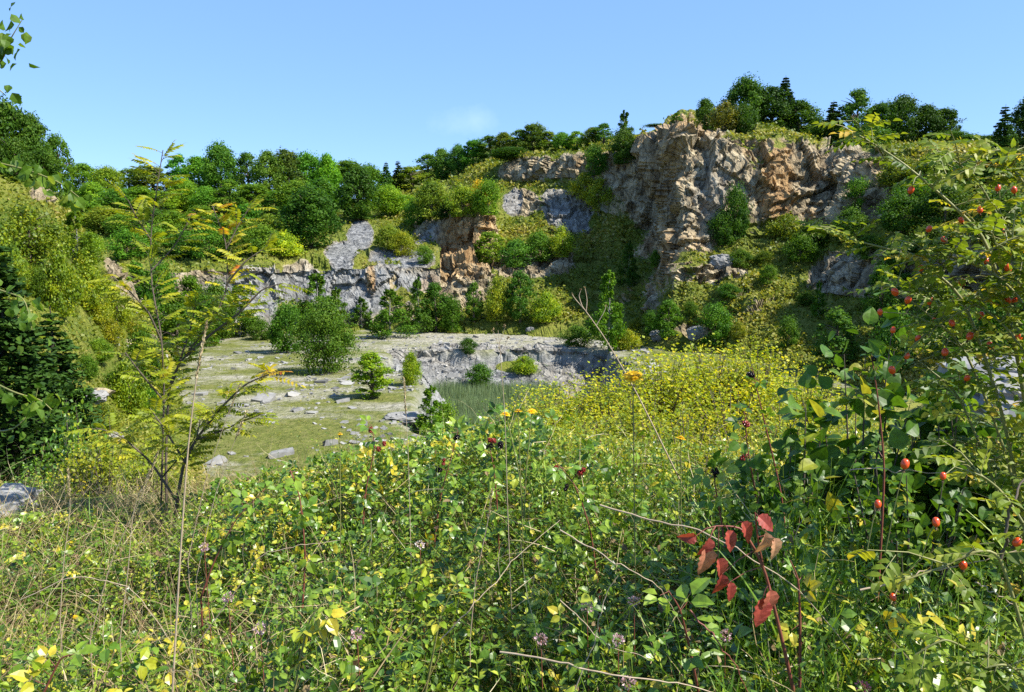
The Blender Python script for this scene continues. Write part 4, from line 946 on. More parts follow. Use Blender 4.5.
bd = lambda px, d, pat: np.clip(np.interp(px, [0, 120, 240, 500, 620, 760, 1024], [.42, .55, .8, .7, .5, .45, .6]) + pat * 1.5, 0, 1)
bramble_mass(m, 6500, 1.3, 5.2, .043, -100, 1120, bd, .42)
bramble_mass(m, 1200, 1.3, 5.2, .043, 1120, 1900, bd, .42); bramble_mass(m, 700, 1.3, 5.2, .043, -800, -100, bd, .42)
bramble_mass(m, 1300, 3.6, 5.6, .046, 200, 560, lambda px, d, p_: np.clip(.7 + p_, 0, 1), .5, .7)
tag(m.build('bramble_thicket', M['bramble']), 'tangled bramble leaves across the middle of the foreground', 'brambles', kind='stuff')
#FG-BEGIN
def smooth_path(pts, n=24):
    A = np.array(pts, float); return catmull(A, n)
def px_path(lst, n=24):
    A = smooth_path(lst, n); return P(A[:, 0], A[:, 1], A[:, 2])
def dfg(y): return .86 * 1.22 * 773 / (y - 250)
def along(path, step, t0=.0, t1=1.0):
    seg = np.linalg.norm(np.diff(path, axis=0), axis=1); L = np.concatenate([[0], np.cumsum(seg)])
    s = np.arange(t0 * L[-1], t1 * L[-1], step)
    pos = np.stack([np.interp(s, L, path[:, k]) for k in range(3)], -1)
    t = np.gradient(path, axis=0); tan = unit(np.stack([np.interp(s, L, t[:, k]) for k in range(3)], -1))
    return pos, tan
def pinnate(m, stem, pos, ax, nn, L, pairs, leaflet, tint, tmpl=LEAF8, droop=.25):
    """pinnate leaves (one per row of pos)"""
    n = len(pos); Rm = frames(ax, nn)
    for k in range(pairs + 1):
        t = .3 + .7 * k / pairs
        c = pos + Rm[:, :, 1] * (L * t)[:, None]; c[:, 2] -= droop * L * t * t
        for s in ((-1, 1) if k < pairs else (0,)):
            d = Rm[:, :, 1] * (.45 if s else 1) + Rm[:, :, 0] * s * .9
            d[:, 2] -= .18
            sz = leaflet * (1 - .25 * abs(t - .6)) * RNG.uniform(.85, 1.15, n)
            m.inst(tmpl, c, frames(d, Rm[:, :, 2] + rand_dirs(n) * .25), sz, np.clip(tint + RNG.normal(size=n) * .05, 0, 1))
    for i in range(n):
        s = np.array([0, .5, 1.0])[:, None]
        ln = pos[i] + Rm[i, :, 1] * L[i] * s; ln[:, 2] -= droop * L[i] * s[:, 0] ** 2
        stem.tube(ln, [.0016, .0013, .0008], 3, .6)

# ---- young rowans on the left
def rowan(label, canes, tintf, loc_px, d, extra_leaf=1.0):
    r = thing('rowan_sapling', label, 'sapling', tuple(P(loc_px[0], loc_px[1], d)))
    o = np.array(r.location); st, lf = MB(), MB()
    for c, r0 in canes:
        pth = px_path(c) - o
        st.tube(pth, np.linspace(r0, .003, len(pth)), 6, .5)
        pos, tan = along(pth, .023 / extra_leaf, .34, 1.0)
        n = len(pos)
        side = rand_dirs(n); side[:, 2] = side[:, 2] * .35 + .1
        ax = unit(side + tan * .5)
        wp = pos + o
        L = RNG.uniform(.14, .23, n)
        pinnate(lf, st, pos, ax, np.array([0, 0, 1]) + rand_dirs(n) * .3, L, 6, .046, np.clip(tintf(wp) + RNG.normal(size=n) * .13, 0, 1), LEAFN)
    st.build('branch', M['bark'], r, True); lf.build('leaves', M['rowan'], r)
    return r
def rt(wp):
    u = 512 + F * wp[:, 0] / wp[:, 1]; v = 250 - (wp[:, 2] - CAMZ) / wp[:, 1] * F
    t = np.full(len(wp), .48)
    for cx_, cy_, r_ in ((216, 212, 16), (226, 243, 20), (232, 280, 14), (266, 372, 20), (250, 372, 16), (128, 430, 14)):
        t += .3 * np.exp(-(((u - cx_) ** 2 + (v - cy_) ** 2) / r_ ** 2))
    return t
rowan('tallest young rowan sapling with a leaning dark stem, left of the quarry floor', [
    ([(160, 560, 5.2), (162, 470, 5.2), (164, 390, 5.2), (161, 335, 5.2), (152, 285, 5.25), (151, 235, 5.3), (157, 188, 5.3), (163, 150, 5.3)], .0075),
    ([(161, 340, 5.2), (148, 312, 5.1), (128, 290, 5.0), (112, 276, 5.0)], .007), ([(152, 270, 5.25), (175, 245, 5.3), (192, 214, 5.35)], .006),
    ([(151, 240, 5.3), (136, 216, 5.2), (128, 200, 5.15)], .006), ([(163, 400, 5.2), (140, 372, 5.05), (125, 352, 5.0)], .007)], rt, (160, 545), 5.2)
rowan('forked young rowan with some orange leaves, right of the tallest sapling', [
    ([(168, 560, 5.4), (166, 460, 5.4), (170, 385, 5.4), (188, 352, 5.4), (211, 322, 5.4), (226, 290, 5.4), (226, 245, 5.45), (212, 205, 5.5)], .010),
    ([(186, 356, 5.4), (210, 335, 5.35), (240, 312, 5.3), (262, 290, 5.3), (283, 283, 5.3)], .011), ([(226, 285, 5.4), (245, 262, 5.4), (268, 246, 5.45)], .007), ([(172, 384, 5.4), (190, 330, 5.5), (196, 300, 5.5)], .009),
    ([(226, 250, 5.45), (240, 222, 5.5), (250, 208, 5.5)], .005)], rt, (168, 545), 5.4)
rowan('low spreading rowan with red tinged leaves over the green floor', [
    ([(172, 540, 5.0), (185, 460, 5.0), (215, 415, 4.95), (245, 385, 4.9), (275, 372, 4.9)], .013), ([(185, 462, 5.0), (165, 430, 5.0), (150, 408, 5.0)], .008), ([(196, 440, 5.0), (218, 432, 4.9), (246, 420, 4.9), (262, 414, 4.9)], .008),
    ([(176, 500, 5.0), (150, 462, 5.0), (120, 436, 4.95), (96, 428, 4.95)], .009), ([(182, 470, 5.0), (196, 440, 4.9), (200, 420, 4.9)], .006)], rt, (172, 535), 5.0, 1.15)
# low yellowing bush left of the rowans
# ---- birch standing just outside the left edge, its hanging twigs in view
b0 = P(-255, 700, 2.6); b0[2] = float(gnd(b0[0], b0[1])) - .1
r = thing('birch_tree', 'birch at the left edge with fresh green leaves on hanging twigs', 'birch', tuple(b0))
st, tw, lf = MB(), MB(), MB()
st.tube([[0, 0, 0], [.03, .02, 1.4], [-.02, .05, 2.9], [.02, .03, 4.4]], [.06, .05, .035, .015], 9)
def birch_twig(lst, n, sz=.042, drop=()):
    pth = px_path(lst, 20) - b0
    start = np.array([0, 0, pth[0][2] - .3]); full = np.concatenate([np.linspace(start, pth[0], 6)[:-1], pth])
    tw.tube(full, np.linspace(.005, .001, len(full)), 4)
    n = int(n * 1.7); k = RNG.integers(5, 20, n); pos = pth[k] + RNG.normal(size=(n, 3)) * [.022, .03, .02]
    ax = rand_dirs(n) * .7 + np.array([0, 0, -.8]); nn = rand_dirs(n) + np.array([.4, -.5, .4])
    lf.inst(LEAFW, pos, frames(ax, nn), sz * RNG.uniform(.6, 1.15, n), np.clip(RNG.normal(.5, .22, n), 0, 1))
birch_twig([(-90, 60, 2.5), (-30, 75, 2.4), (0, 62, 2.35), (10, 40, 2.3), (22, 20, 2.3)], 22, .036)
birch_twig([(-90, 80, 2.4), (-30, 82, 2.3), (-4, 88, 2.3), (6, 96, 2.3)], 8, .034)
birch_twig([(-120, 150, 2.5), (-40, 156, 2.4), (20, 168, 2.35), (58, 182, 2.3), (80, 198, 2.3)], 40, .036)
birch_twig([(-120, 260, 2.5), (-40, 275, 2.4), (0, 290, 2.35), (24, 300, 2.3), (32, 330, 2.3)], 22, .036)
birch_twig([(-120, 340, 2.5), (-30, 372, 2.4), (14, 392, 2.3), (40, 400, 2.3), (52, 410, 2.3)], 16, .036)
birch_twig([(-120, 420, 2.5), (-60, 432, 2.4), (10, 430, 2.3), (32, 408, 2.3), (38, 388, 2.3)], 10, .03)
st.build('trunk', M['paleb'], r, True); tw.build('twig', M['greencane'], r, True); lf.build('leaves', M['birch'], r)

# ---- dog rose on the right with red hips
def hip_meshes():
    m = MB(); nu, nv = 14, 10
    u = np.linspace(0, 2 * math.pi, nu, endpoint=False); v = np.linspace(.02, math.pi - .02, nv)
    U, V_ = np.meshgrid(u, v); w = np.sin(V_) ** .85
    q = np.stack([w * np.cos(U) * .82, w * np.sin(U) * .82, np.cos(V_) * 1.1], -1).reshape(-1, 3)
    i = np.arange(nv - 1)[:, None] * nu; j = np.arange(nu)[None]
    m.add(q, np.stack([i + j, i + nu + j, i + nu + (j + 1) % nu, i + (j + 1) % nu], -1).reshape(-1, 4), .5)
    s = MB(); k = 6; a = np.arange(k) * 6.283 / k
    ax = np.stack([np.cos(a) * .8, np.sin(a) * .8, -np.ones(k)], -1)
    s.inst(LEAFN, np.tile([[0, 0, -1.0]], (k, 1)), frames(ax, np.stack([np.cos(a), np.sin(a), .6 * np.ones(k)], -1)), np.full(k, 1.0), .5)
    return m, s
HM, HS = hip_meshes()
HIP0 = HM.build('rose_hip', M['hip'], None, True); SEP0 = HS.build('sepals', M['sepal'], None)
HIPN = [0]
def hip(root, o, p, sz):
    h = HIP0.copy(); COL.objects.link(h); h.parent = root; h.name = 'rose_hip'
    h.location = tuple(p - o); h.scale = (sz, sz, sz)
    h.rotation_euler = (random.uniform(-.5, .5), random.uniform(-.5, .5), random.uniform(0, 6))
    s = SEP0.copy(); COL.objects.link(s); s.parent = h; s.name = 'sepals'
def rose(label, base, canes, hips, leaflet=.03, step=.045, hipsz=.0108, L=(.07, .11), side=9, t0=.22, mat='rose', tint=.5, cat='rose bush', name='rose_bush'):
    z = float(gnd(base[0], base[1])) - .03
    r = thing(name, label, cat, (base[0], base[1], z)); o = np.array([base[0], base[1], z])
    st, lf = MB(), MB(); paths = []
    for c, r0 in canes:
        pth = px_path(c, 28) - o
        st.tube(pth, np.linspace(r0, .0018, len(pth)), 6, RNG.uniform(.3, .7)); paths.append(pth)
        for _ in range(side):           # short flowering side shoots
            k = RNG.integers(7, 27); b = pth[k]; dv = rand_dirs(1)[0]; dv[2] = abs(dv[2]) * .5 + .1; Ls = RNG.uniform(.07, .2)
            sp = np.array([b, b + dv * Ls * .5 + [0, 0, .012], b + dv * Ls])
            st.tube(sp, [.0022, .0016, .001], 4, .6); paths.append(np.linspace(sp[0], sp[2], 10))
    for pth in paths:
        pos, tan = along(pth, step, t0, 1.02); n = len(pos)
        if n == 0: continue
        sd_ = rand_dirs(n); sd_[:, 2] *= .4
        Lf = RNG.uniform(*L, n)
        tt = np.clip(tint + RNG.normal(size=n) * .24, 0, 1)
        pinnate(lf, st, pos, unit(sd_ + tan * .5), np.array([.1, -.2, 1]) + rand_dirs(n) * .4, Lf, 3, leaflet, tt, LEAF8, .2)
    ap = np.concatenate(paths)
    for x, y, d in hips:
        p = P(x, y, d); k = np.argmin(((ap + o - p) ** 2).sum(1) + .0 * ap[:, 0]); q = ap[k] + o
        p = P(x, y, .4 * d + .6 * min(max(q[1], 1.4), 3))
        q = ap[np.argmin(((ap + o - p) ** 2).sum(1))] + o
        st.tube(np.array([q, (q + p) / 2 + [0, 0, .015], p]) - o, [.0016, .0014, .0013], 4, .4)
        hip(r, o, p, hipsz * RNG.uniform(.8, 1.15))
    st.build('branch', M['greencane'], r, True); lf.build('leaves', M[mat], r)
    return r
RX, RY = fr_point(1040, 2.3), 2.3
def rc(l, d=None): return [(x, y, dd) for x, y, dd in l]
rose('tall arching dog rose bush with red hips at the right edge', (RX, RY), [
    (rc([(1046, 660, 2.3), (1036, 480, 2.25), (1012, 330, 2.28), (985, 242, 2.3), (950, 203, 2.32), (905, 165, 2.35), (872, 143, 2.4), (842, 126, 2.4)]), .007),
    (rc([(1050, 660, 2.3), (1066, 400, 2.1), (1046, 285, 2.15), (1004, 226, 2.2), (978, 182, 2.2), (952, 158, 2.2)]), .006),
    (rc([(1046, 660, 2.3), (1006, 430, 2.25), (962, 300, 2.3), (908, 256, 2.35), (852, 240, 2.4), (804, 226, 2.42)]), .006),
    (rc([(1046, 660, 2.3), (1010, 470, 2.3), (965, 352, 2.35), (918, 306, 2.4), (888, 286, 2.45)]), .005),
    (rc([(1050, 660, 2.3), (1034, 340, 2.2), (996, 276, 2.2), (944, 256, 2.25), (906, 262, 2.3)]), .005),
    (rc([(1050, 660, 2.3), (1060, 430, 2.1), (1014, 338, 2.15), (976, 306, 2.2), (938, 326, 2.2)]), .005),
    (rc([(1060, 600, 2.2), (1064, 320, 2.1), (1040, 210, 2.1), (1012, 168, 2.1), (1000, 150, 2.1)]), .005),
    (rc([(1060, 600, 2.2), (1070, 350, 2.0), (1050, 250, 2.0), (1020, 236, 2.0), (990, 250, 2.0)]), .005),
    (rc([(1046, 660, 2.3), (1000, 500, 2.3), (960, 400, 2.35), (930, 370, 2.4), (905, 352, 2.4)]), .005)],
    [(x, y, 2.25) for x, y in [(911, 190), (998, 188), (1014, 190), (961, 220), (929, 229), (980, 210), (921, 268), (986, 261), (895, 292), (908, 300), (930, 301), (1008, 300), (981, 315), (952, 323), (970, 336), (1019, 337), (907, 356), (892, 370), (934, 321), (967, 378), (944, 240), (1002, 232), (962, 282), (893, 330), (1015, 300), (945, 352), (880, 312), (990, 345), (1008, 268), (918, 338)]],
    leaflet=.029, step=.036)
rose('low dog rose shoots with large leaves and orange hips in the bottom right corner', (fr_point(1010, 1.75), 1.75), [
    (rc([(1040, 760, 1.75), (1030, 660, 1.7), (1000, 560, 1.7), (975, 552, 1.7), (945, 566, 1.7), (905, 580, 1.7)]), .005),
    (rc([(1030, 760, 1.7), (1000, 690, 1.6), (975, 655, 1.58), (945, 640, 1.55), (915, 655, 1.55)]), .004),
    (rc([(1050, 760, 1.6), (1024, 680, 1.55), (1005, 665, 1.5), (985, 668, 1.5)]), .004),
    (rc([(1050, 760, 1.75), (1036, 560, 1.75), (1008, 500, 1.8), (985, 478, 1.8), (965, 470, 1.8)]), .005)],
    [(x, y, 1.7) for x, y in [(943, 476), (878, 504), (963, 565), (1017, 542), (980, 668), (936, 522), (905, 464), (988, 680), (893, 597)]],
    leaflet=.034, step=.06, hipsz=.0098, side=3, t0=.35, L=(.06, .10), tint=.46)
bpy.data.objects.remove(HIP0); bpy.data.objects.remove(SEP0)

# ---- shrubs of the bank: small-leaved yellow green ones, and the dark broad-leaved one
def shrub_proto(seed, mat, leaf, n, stems, tmpl, w=1.0, name='leaves', shape=.5, tint=.5, low=.08, hs=1.0):
    rng = np.random.default_rng(seed); root = bpy.data.objects.new('shrub', None); COL.objects.link(root)
    st, lf = MB(), MB(); per = n // stems
    for k in range(stems):
        a = rng.uniform(0, 6.28); r_ = rng.uniform(0, 1) ** .6 * w / 2; hh = (1 - .45 * (r_ / (w / 2)) ** 2) * rng.uniform(.55, 1.15)
        e = np.array([r_ * math.cos(a), r_ * math.sin(a), hh * hs]); b = e * [.25, .25, 0]
        pth = smooth_path([b, b * .5 + e * .45 + [0, 0, .06], e + rng.normal(size=3) * .03], 10)
        st.tube(pth, np.linspace(.012, .002, 10), 4, .5)
        s = rng.uniform(low, 1.03, per) ** .7; i = np.clip(s * 9, 0, 8.99); i0 = i.astype(int); f = (i - i0)[:, None]
        pos = pth[i0] * (1 - f) + pth[np.minimum(i0 + 1, 9)] * f + rng.normal(size=(per, 3)) * .075 * w
        nn = rand_dirs(per, rng) * .8 + np.array([.1, -.25, .8]); ax = rand_dirs(per, rng) + np.array([0, 0, .2])
        lf.inst(tmpl, pos, frames(ax, nn), leaf * rng.uniform(.55, 1.3, per), np.clip(tint + rng.normal() * .12 + rng.normal(size=per) * .2, 0, 1))
    st.build('stem', M['bark'], root, True); lf.build(name, M[mat], root)
    return root
YS = [shrub_proto(300 + k, 'yellow', .036, 4800, 60, LEAF2, 1.1, tint=.62) for k in range(3)]
ylist = [(556, 386, 8.2, 110, 1), (612, 374, 8.6, 110, 1), (664, 352, 9.0, 120, 1), (716, 346, 9.3, 110, 1), (766, 352, 9.0, 110, 1.05), (812, 372, 8.0, 90, 1), (640, 398, 7.2, 130, .95), (736, 392, 7.2, 130, 1), (536, 412, 7.0, 110, .9), (592, 426, 6.2, 120, .8), (690, 420, 6.2, 130, .8), (790, 404, 6.4, 110, .95), (480, 432, 6.3, 90, .85), (505, 446, 4.9, 110, .85), (566, 446, 4.8, 120, .82), (632, 452, 4.7, 120, .82), (704, 456, 4.7, 110, .82), (840, 430, 5.6, 100, .9), (450, 452, 5.8, 90, .8)]
yl = ['grey pit wall\'s right end', 'tall birch before the recess', 'grass slope\'s foot', 'dark leafy bush on the slope\'s foot', 'fresh green bush left of the willow', 'willow bush']
order = sorted(range(len(ylist)), key=lambda q: ylist[q][0])
for k, q in enumerate(order):
    x, yt, d, w, g_k = ylist[q]
    c = copy_tree(YS[k % 3]); c.name = 'yellow_shrub'
    X_ = fr_point(x, d); zg = float(gnd(X_, d)); top = P(x, yt, d)[2]
    c.location = (X_, d, zg - .05); s = max(.35, top - zg + .05); ws = w / F * d / 1.1
    c.scale = (ws, ws, s); c.rotation_euler.z = random.uniform(0, 6.28)
    for ch in c.children: ch.color = (g_k * 1.0, g_k * 1.08, 1, 1) if g_k < .9 else (g_k, g_k * 1.04, 1, 1)
    far = yt < 395
    if far: lab = f'yellow green back row shrub, below the {yl[[0, 1, 2, 3, 4, 5][min(5, sorted([t[0] for t in ylist if t[1] < 395]).index(x))]]}'
    else:
        rank = sorted([t[0] for t in ylist if t[1] >= 395]).index(x)
        lab = f'greener small leaved shrub of the front row in mid picture, {ORD[rank]} from the left'
    tag(c, lab, 'shrub', 'yellow green shrubs on the bank')
for k, (v, x, yt, d, w, lb) in enumerate([(0, 880, 350, 3.5, 190, 'dark broad leaved shrub under the rose hips, the largest dark one'), (1, 812, 425, 3.2, 120, 'dark broad leaved shrub left of the largest dark one'), (0, 975, 376, 3.3, 150, 'dark broad leaved shrub before the flat stone ledge'), (2, 930, 440, 2.8, 160, 'dark fine leaved shrub in front of the largest dark shrub'), (1, 1040, 430, 3.0, 130, 'dark broad leaved shrub at the right edge'), (2, 770, 470, 2.7, 110, 'low dark shrub above the red leaves')]):
    X_ = fr_point(x, d); zg = float(gnd(X_, d)); top = P(x, yt, d)[2]; wm = w / F * d; hm = top - zg + .05
    c = shrub_proto(320 + k, 'dark', (.085, .075, .05)[v], (900, 600, 1500)[v], (34, 28, 40)[v], (LEAFB, LEAFB, LEAF8)[v], wm, tint=.55, hs=hm, low=.25)
    c.name = 'dark_shrub'; c.location = (X_, d, zg - .05)
    tag(c, lb, 'shrub')
for q in YS:
    for ch in list(q.children): bpy.data.objects.remove(ch)
    bpy.data.objects.remove(q)
# small yellowing bush and green bush at the left, beyond the bank
LB = [shrub_proto(330, 'yellow', .05, 2600, 40, LEAF2, 1.1), shrub_proto(331, 'bramble', .055, 2200, 36, LEAF2, 1.1)]
for v, x, yt, d, w, col_, lb in [(0, 90, 438, 9, 90, (.85, .85, 1), 'low yellowing bush beside the dark spruces'), (1, 66, 414, 10, 74, (.9, 1, 1), 'leafy green bush between spruces and yellowing bush'), (0, 140, 452, 8.4, 70, (.75, .85, 1), 'small green bush below the rowans'), (1, 20, 470, 9, 70, (1, 1.1, 1), 'green bush above the grey boulder'), (0, 330, 452, 6.5, 60, (.7, .85, 1), 'thin green bush at the edge of the floor\'s near end')]:
    c = copy_tree(LB[v]); c.name = 'low_bush'
    X_ = fr_point(x, d); zg = float(gnd(X_, d)); top = P(x, yt, d)[2]; c.location = (X_, d, zg - .05)
    c.scale = (w / F * d / 1.15,) * 2 + (max(.4, top - zg + .05),)
    for ch in c.children: ch.color = (*col_, 1)
    tag(c, lb, 'bush')
for q in LB:
    for ch in list(q.children): bpy.data.objects.remove(ch)
    bpy.data.objects.remove(q)

# ---- flowers
def flower(label, heads, base, sz):
    p0 = P(*base); p0[2] = float(gnd(p0[0], p0[1])) - .02
    r = thing('yellow_flower', label, 'flower', tuple(p0)); st = MB()
    for k, (x, y, d) in enumerate(heads):
        e = P(x, y, d) - p0; b = np.array([0, 0, 0.]) if k == 0 else e * [0, 0, .6]
        st.tube(smooth_path([b, b * .5 + e * .5 + RNG.normal(size=3) * .01, e], 10), np.linspace(.0028, .0018, 10), 5, .5)
        h = MB()
        for ring, (n, rr, el) in enumerate(((16, 1, .15), (13, .75, .4), (9, .45, .8))):
            a = np.arange(n) * 6.283 / n + ring * .3 + RNG.normal(size=n) * .08
            ax = np.stack([np.cos(a), np.sin(a), np.full(n, el)], -1)
            nn = np.stack([-np.cos(a) * el, -np.sin(a) * el, np.ones(n)], -1)
            h.inst(LEAFN, np.zeros((n, 3)) + [0, 0, .002 * ring], frames(ax, nn), np.full(n, rr * sz), np.clip(RNG.normal(.5, .25, n), 0, 1))
        ho = h.build('flower_head', M['petal'], r); ho.location = tuple(e); ho.rotation_euler = (random.uniform(-.2, .35), random.uniform(-.3, .3), 0)
        c = MB(); a = np.linspace(0, 6.283, 8, endpoint=False)
        c.tube([[0, 0, -.016], [0, 0, -.008], [0, 0, .002]], [.003, .0065, .007], 8, .5)
        co = c.build('calyx', M['greencane'], ho, True)
    st.build('stem', M['greencane'], r, True)
flower('large single yellow flower on a thin stem before the yellow shrubs', [(633, 376, 2.6)], (640, 640, 2.6), .042)
flower('smaller yellow flower low in the green shrubs right of centre', [(681, 438, 3.0)], (684, 600, 3.0), .024)
flower('pair of orange yellow flowers at the edge of the reeds', [(518, 411, 3.0), (532, 411, 3.02), (506, 414, 3.0)], (524, 600, 3.0), .021)
flower('tiny yellow flower above the left brambles', [(340, 434, 3.4)], (340, 560, 3.4), .014)
flower('small yellow flower among the dry grass at the lower left', [(75, 617, 2.2)], (78, 680, 2.2), .009)

# ---- bramble canes with berries
def berry_mesh(mat):
    m = MB(); k = 22; i = np.arange(k) + .5; ph = np.arccos(1 - 2 * i / k); th = math.pi * (1 + 5 ** .5) * i
    c = np.stack([np.cos(th) * np.sin(ph), np.sin(th) * np.sin(ph), np.cos(ph) * 1.15], -1)
    o8 = np.array([[1, 0, 0], [-1, 0, 0], [0, 1, 0], [0, -1, 0], [0, 0, 1], [0, 0, -1]]) * .40
    o8 = np.concatenate([o8, np.array([[a, b, c_] for a in (-1, 1) for b in (-1, 1) for c_ in (-1, 1)]) * .23])
    f = []
    for sx in (0, 1):
        for sy in (2, 3):
            for sz in (4, 5):
                cv = 6 + (0 if sx else 4) + (0 if sy == 3 else 2) + (0 if sz == 5 else 1)
                f += [[sx, sy, cv], [sy, sz, cv], [sz, sx, cv]]
    m.inst((o8, [np.array(f)]), c, np.tile(np.eye(3), (k, 1, 1)), np.ones(k), np.clip(RNG.normal(.5, .2, k), 0, 1))
    o = m.build('blackberry', mat, None, True); return o
BK, RD = berry_mesh(M['black']), berry_mesh(M['redberry'])
def bramble(label, cane, berries, leaf=.045, tint=.5, mat='bramble', nleaf=10, cm='redcane', leaves5=False):
    x0, y0, d0 = cane[0]; p0 = P(x0, y0, d0); p0[2] = float(gnd(p0[0], p0[1])) - .02
    r = thing('bramble_cane', label, 'bramble', tuple(p0)); st, lf = MB(), MB()
    pth = px_path(cane, 24); pth = np.concatenate([[p0], pth[1:]]) - p0
    st.tube(pth, np.linspace(.0045, .0015, len(pth)), 5, .5)
    k = RNG.integers(7, 24, nleaf); n = nleaf
    ax = rand_dirs(n) + np.array([0, -.2, .1]); pos = pth[k] + ax * .03
    for i in range(n): st.tube([pth[k[i]], pos[i]], [.0014, .001], 3)
    trifoliate(lf, pos, ax, rand_dirs(n) * .5 + np.array([.1, -.3, .8]), leaf * RNG.uniform(.7, 1.2, n), np.clip(tint + RNG.normal(size=n) * .2, 0, 1))
    for bx_, by_, col_ in berries:
        d = dfg(max(by_, 400)) if by_ > 400 else cane[-1][2]
        d = cane[-1][2]
        for q in range(2 if col_ != 's' else 1):
            p = P(bx_ + RNG.uniform(-3, 3), by_ + RNG.uniform(-3, 4) * q, d) - p0
            nb = pth[np.argmin(((pth - p) ** 2).sum(1))]
            st.tube([nb, (nb + p) / 2 + [0, 0, .01], p], [.0014, .0012, .001], 3)
            src = BK if (col_ in 'bs' and q == 0) or (col_ == 'b') else RD
            o = src.copy(); COL.objects.link(o); o.parent = r; o.name = 'blackberry' if src is BK else 'unripe_berry'
            s = .0085 * RNG.uniform(.8, 1.2); o.scale = (s, s, s); o.location = tuple(p); o.rotation_euler = (RNG.uniform(0, 3), RNG.uniform(0, 3), 0)
    st.build('stem', M[cm], r, True); lf.build('leaves', M[mat], r)
bramble('bramble cane with dark and red berries beside the reeds', [(500, 600, 3.4), (498, 520, 3.4), (494, 470, 3.4), (488, 440, 3.4)], [(489, 447, 'b'), (492, 440, 'r'), (500, 446, 'b')], .05)
bramble('bramble shoot with dark red berries left of the reeds', [(430, 580, 3.6), (440, 500, 3.6), (452, 455, 3.6), (458, 432, 3.6)], [(458, 437, 'b'), (445, 460, 'r'), (438, 470, 'b')], .05)
bramble('bramble shoot with red berries in front of the flat grey slab', [(360, 560, 3.7), (366, 490, 3.7), (374, 450, 3.7), (372, 426, 3.7)], [(370, 429, 'r'), (383, 443, 'r'), (376, 449, 'r')], .055, .45)
bramble('bramble cane with two reddish berry bunches at mid picture', [(600, 600, 3.0), (590, 530, 3.0), (575, 486, 3.0), (558, 464, 3.0)], [(559, 469, 'r'), (581, 470, 'r'), (565, 486, 'b')], .045, .6)
bramble('bramble cane with one big black berry left of the dark shrubs', [(730, 620, 2.6), (724, 540, 2.6), (716, 490, 2.6), (712, 462, 2.6)], [(714, 471, 'b')], .05, .55)
bramble('bramble cane with red berries against the yellow shrubs', [(770, 600, 2.7), (760, 520, 2.7), (748, 450, 2.7), (745, 415, 2.7)], [(744, 423, 'r'), (744, 455, 'r')], .05, .35, 'dark')
bramble('long bramble cane topped by black berries above the yellow shrubs', [(790, 600, 2.8), (782, 500, 2.8), (764, 420, 2.8), (752, 368, 2.8)], [(751, 375, 'b')], .04, .4, 'dark', 6)
bramble('bramble shoot with one black berry over the willow bush', [(880, 560, 2.6), (884, 470, 2.6), (878, 400, 2.6), (871, 354, 2.6)], [(872, 359, 's')], .05, .4, 'dark', 7)
bramble('bramble shoot with yellow green leaves at the picture\'s lower right centre', [(700, 700, 1.9), (690, 650, 1.85), (680, 610, 1.8), (668, 590, 1.8)], [], .06, .85, nleaf=4)
bramble('bright bramble shoot in the lower left corner', [(30, 720, 2.0), (45, 690, 2.0), (60, 660, 2.0), (70, 655, 2.0)], [], .045, .8, nleaf=6)
bramble('bright leafy bramble shoot left of centre at the bottom', [(290, 720, 2.0), (300, 660, 2.0), (310, 620, 2.0), (325, 600, 2.0)], [], .045, .75, nleaf=9, cm='greencane')
bramble('dark stemmed bramble cane with rosy leaf stalks in the left brambles', [(300, 640, 2.8), (305, 560, 2.8), (300, 500, 2.8), (290, 470, 2.8)], [], .055, .55, nleaf=9)
bramble('bramble shoot rising over the left part of the brambles', [(200, 600, 3.0), (215, 560, 3.0), (236, 520, 3.0), (262, 492, 3.0)], [], .055, .6, nleaf=9)
bramble('yellow leaved bramble shoot right of the red leaves', [(800, 680, 1.9), (800, 620, 1.9), (798, 580, 1.9), (790, 560, 1.9)], [], .045, .97, nleaf=5)
bramble('fresh bramble shoot at the bottom between the dry canes', [(420, 720, 2.1), (430, 670, 2.1), (440, 620, 2.1), (452, 590, 2.1)], [], .045, .7, nleaf=8, cm='greencane')
bpy.data.objects.remove(BK); bpy.data.objects.remove(RD)

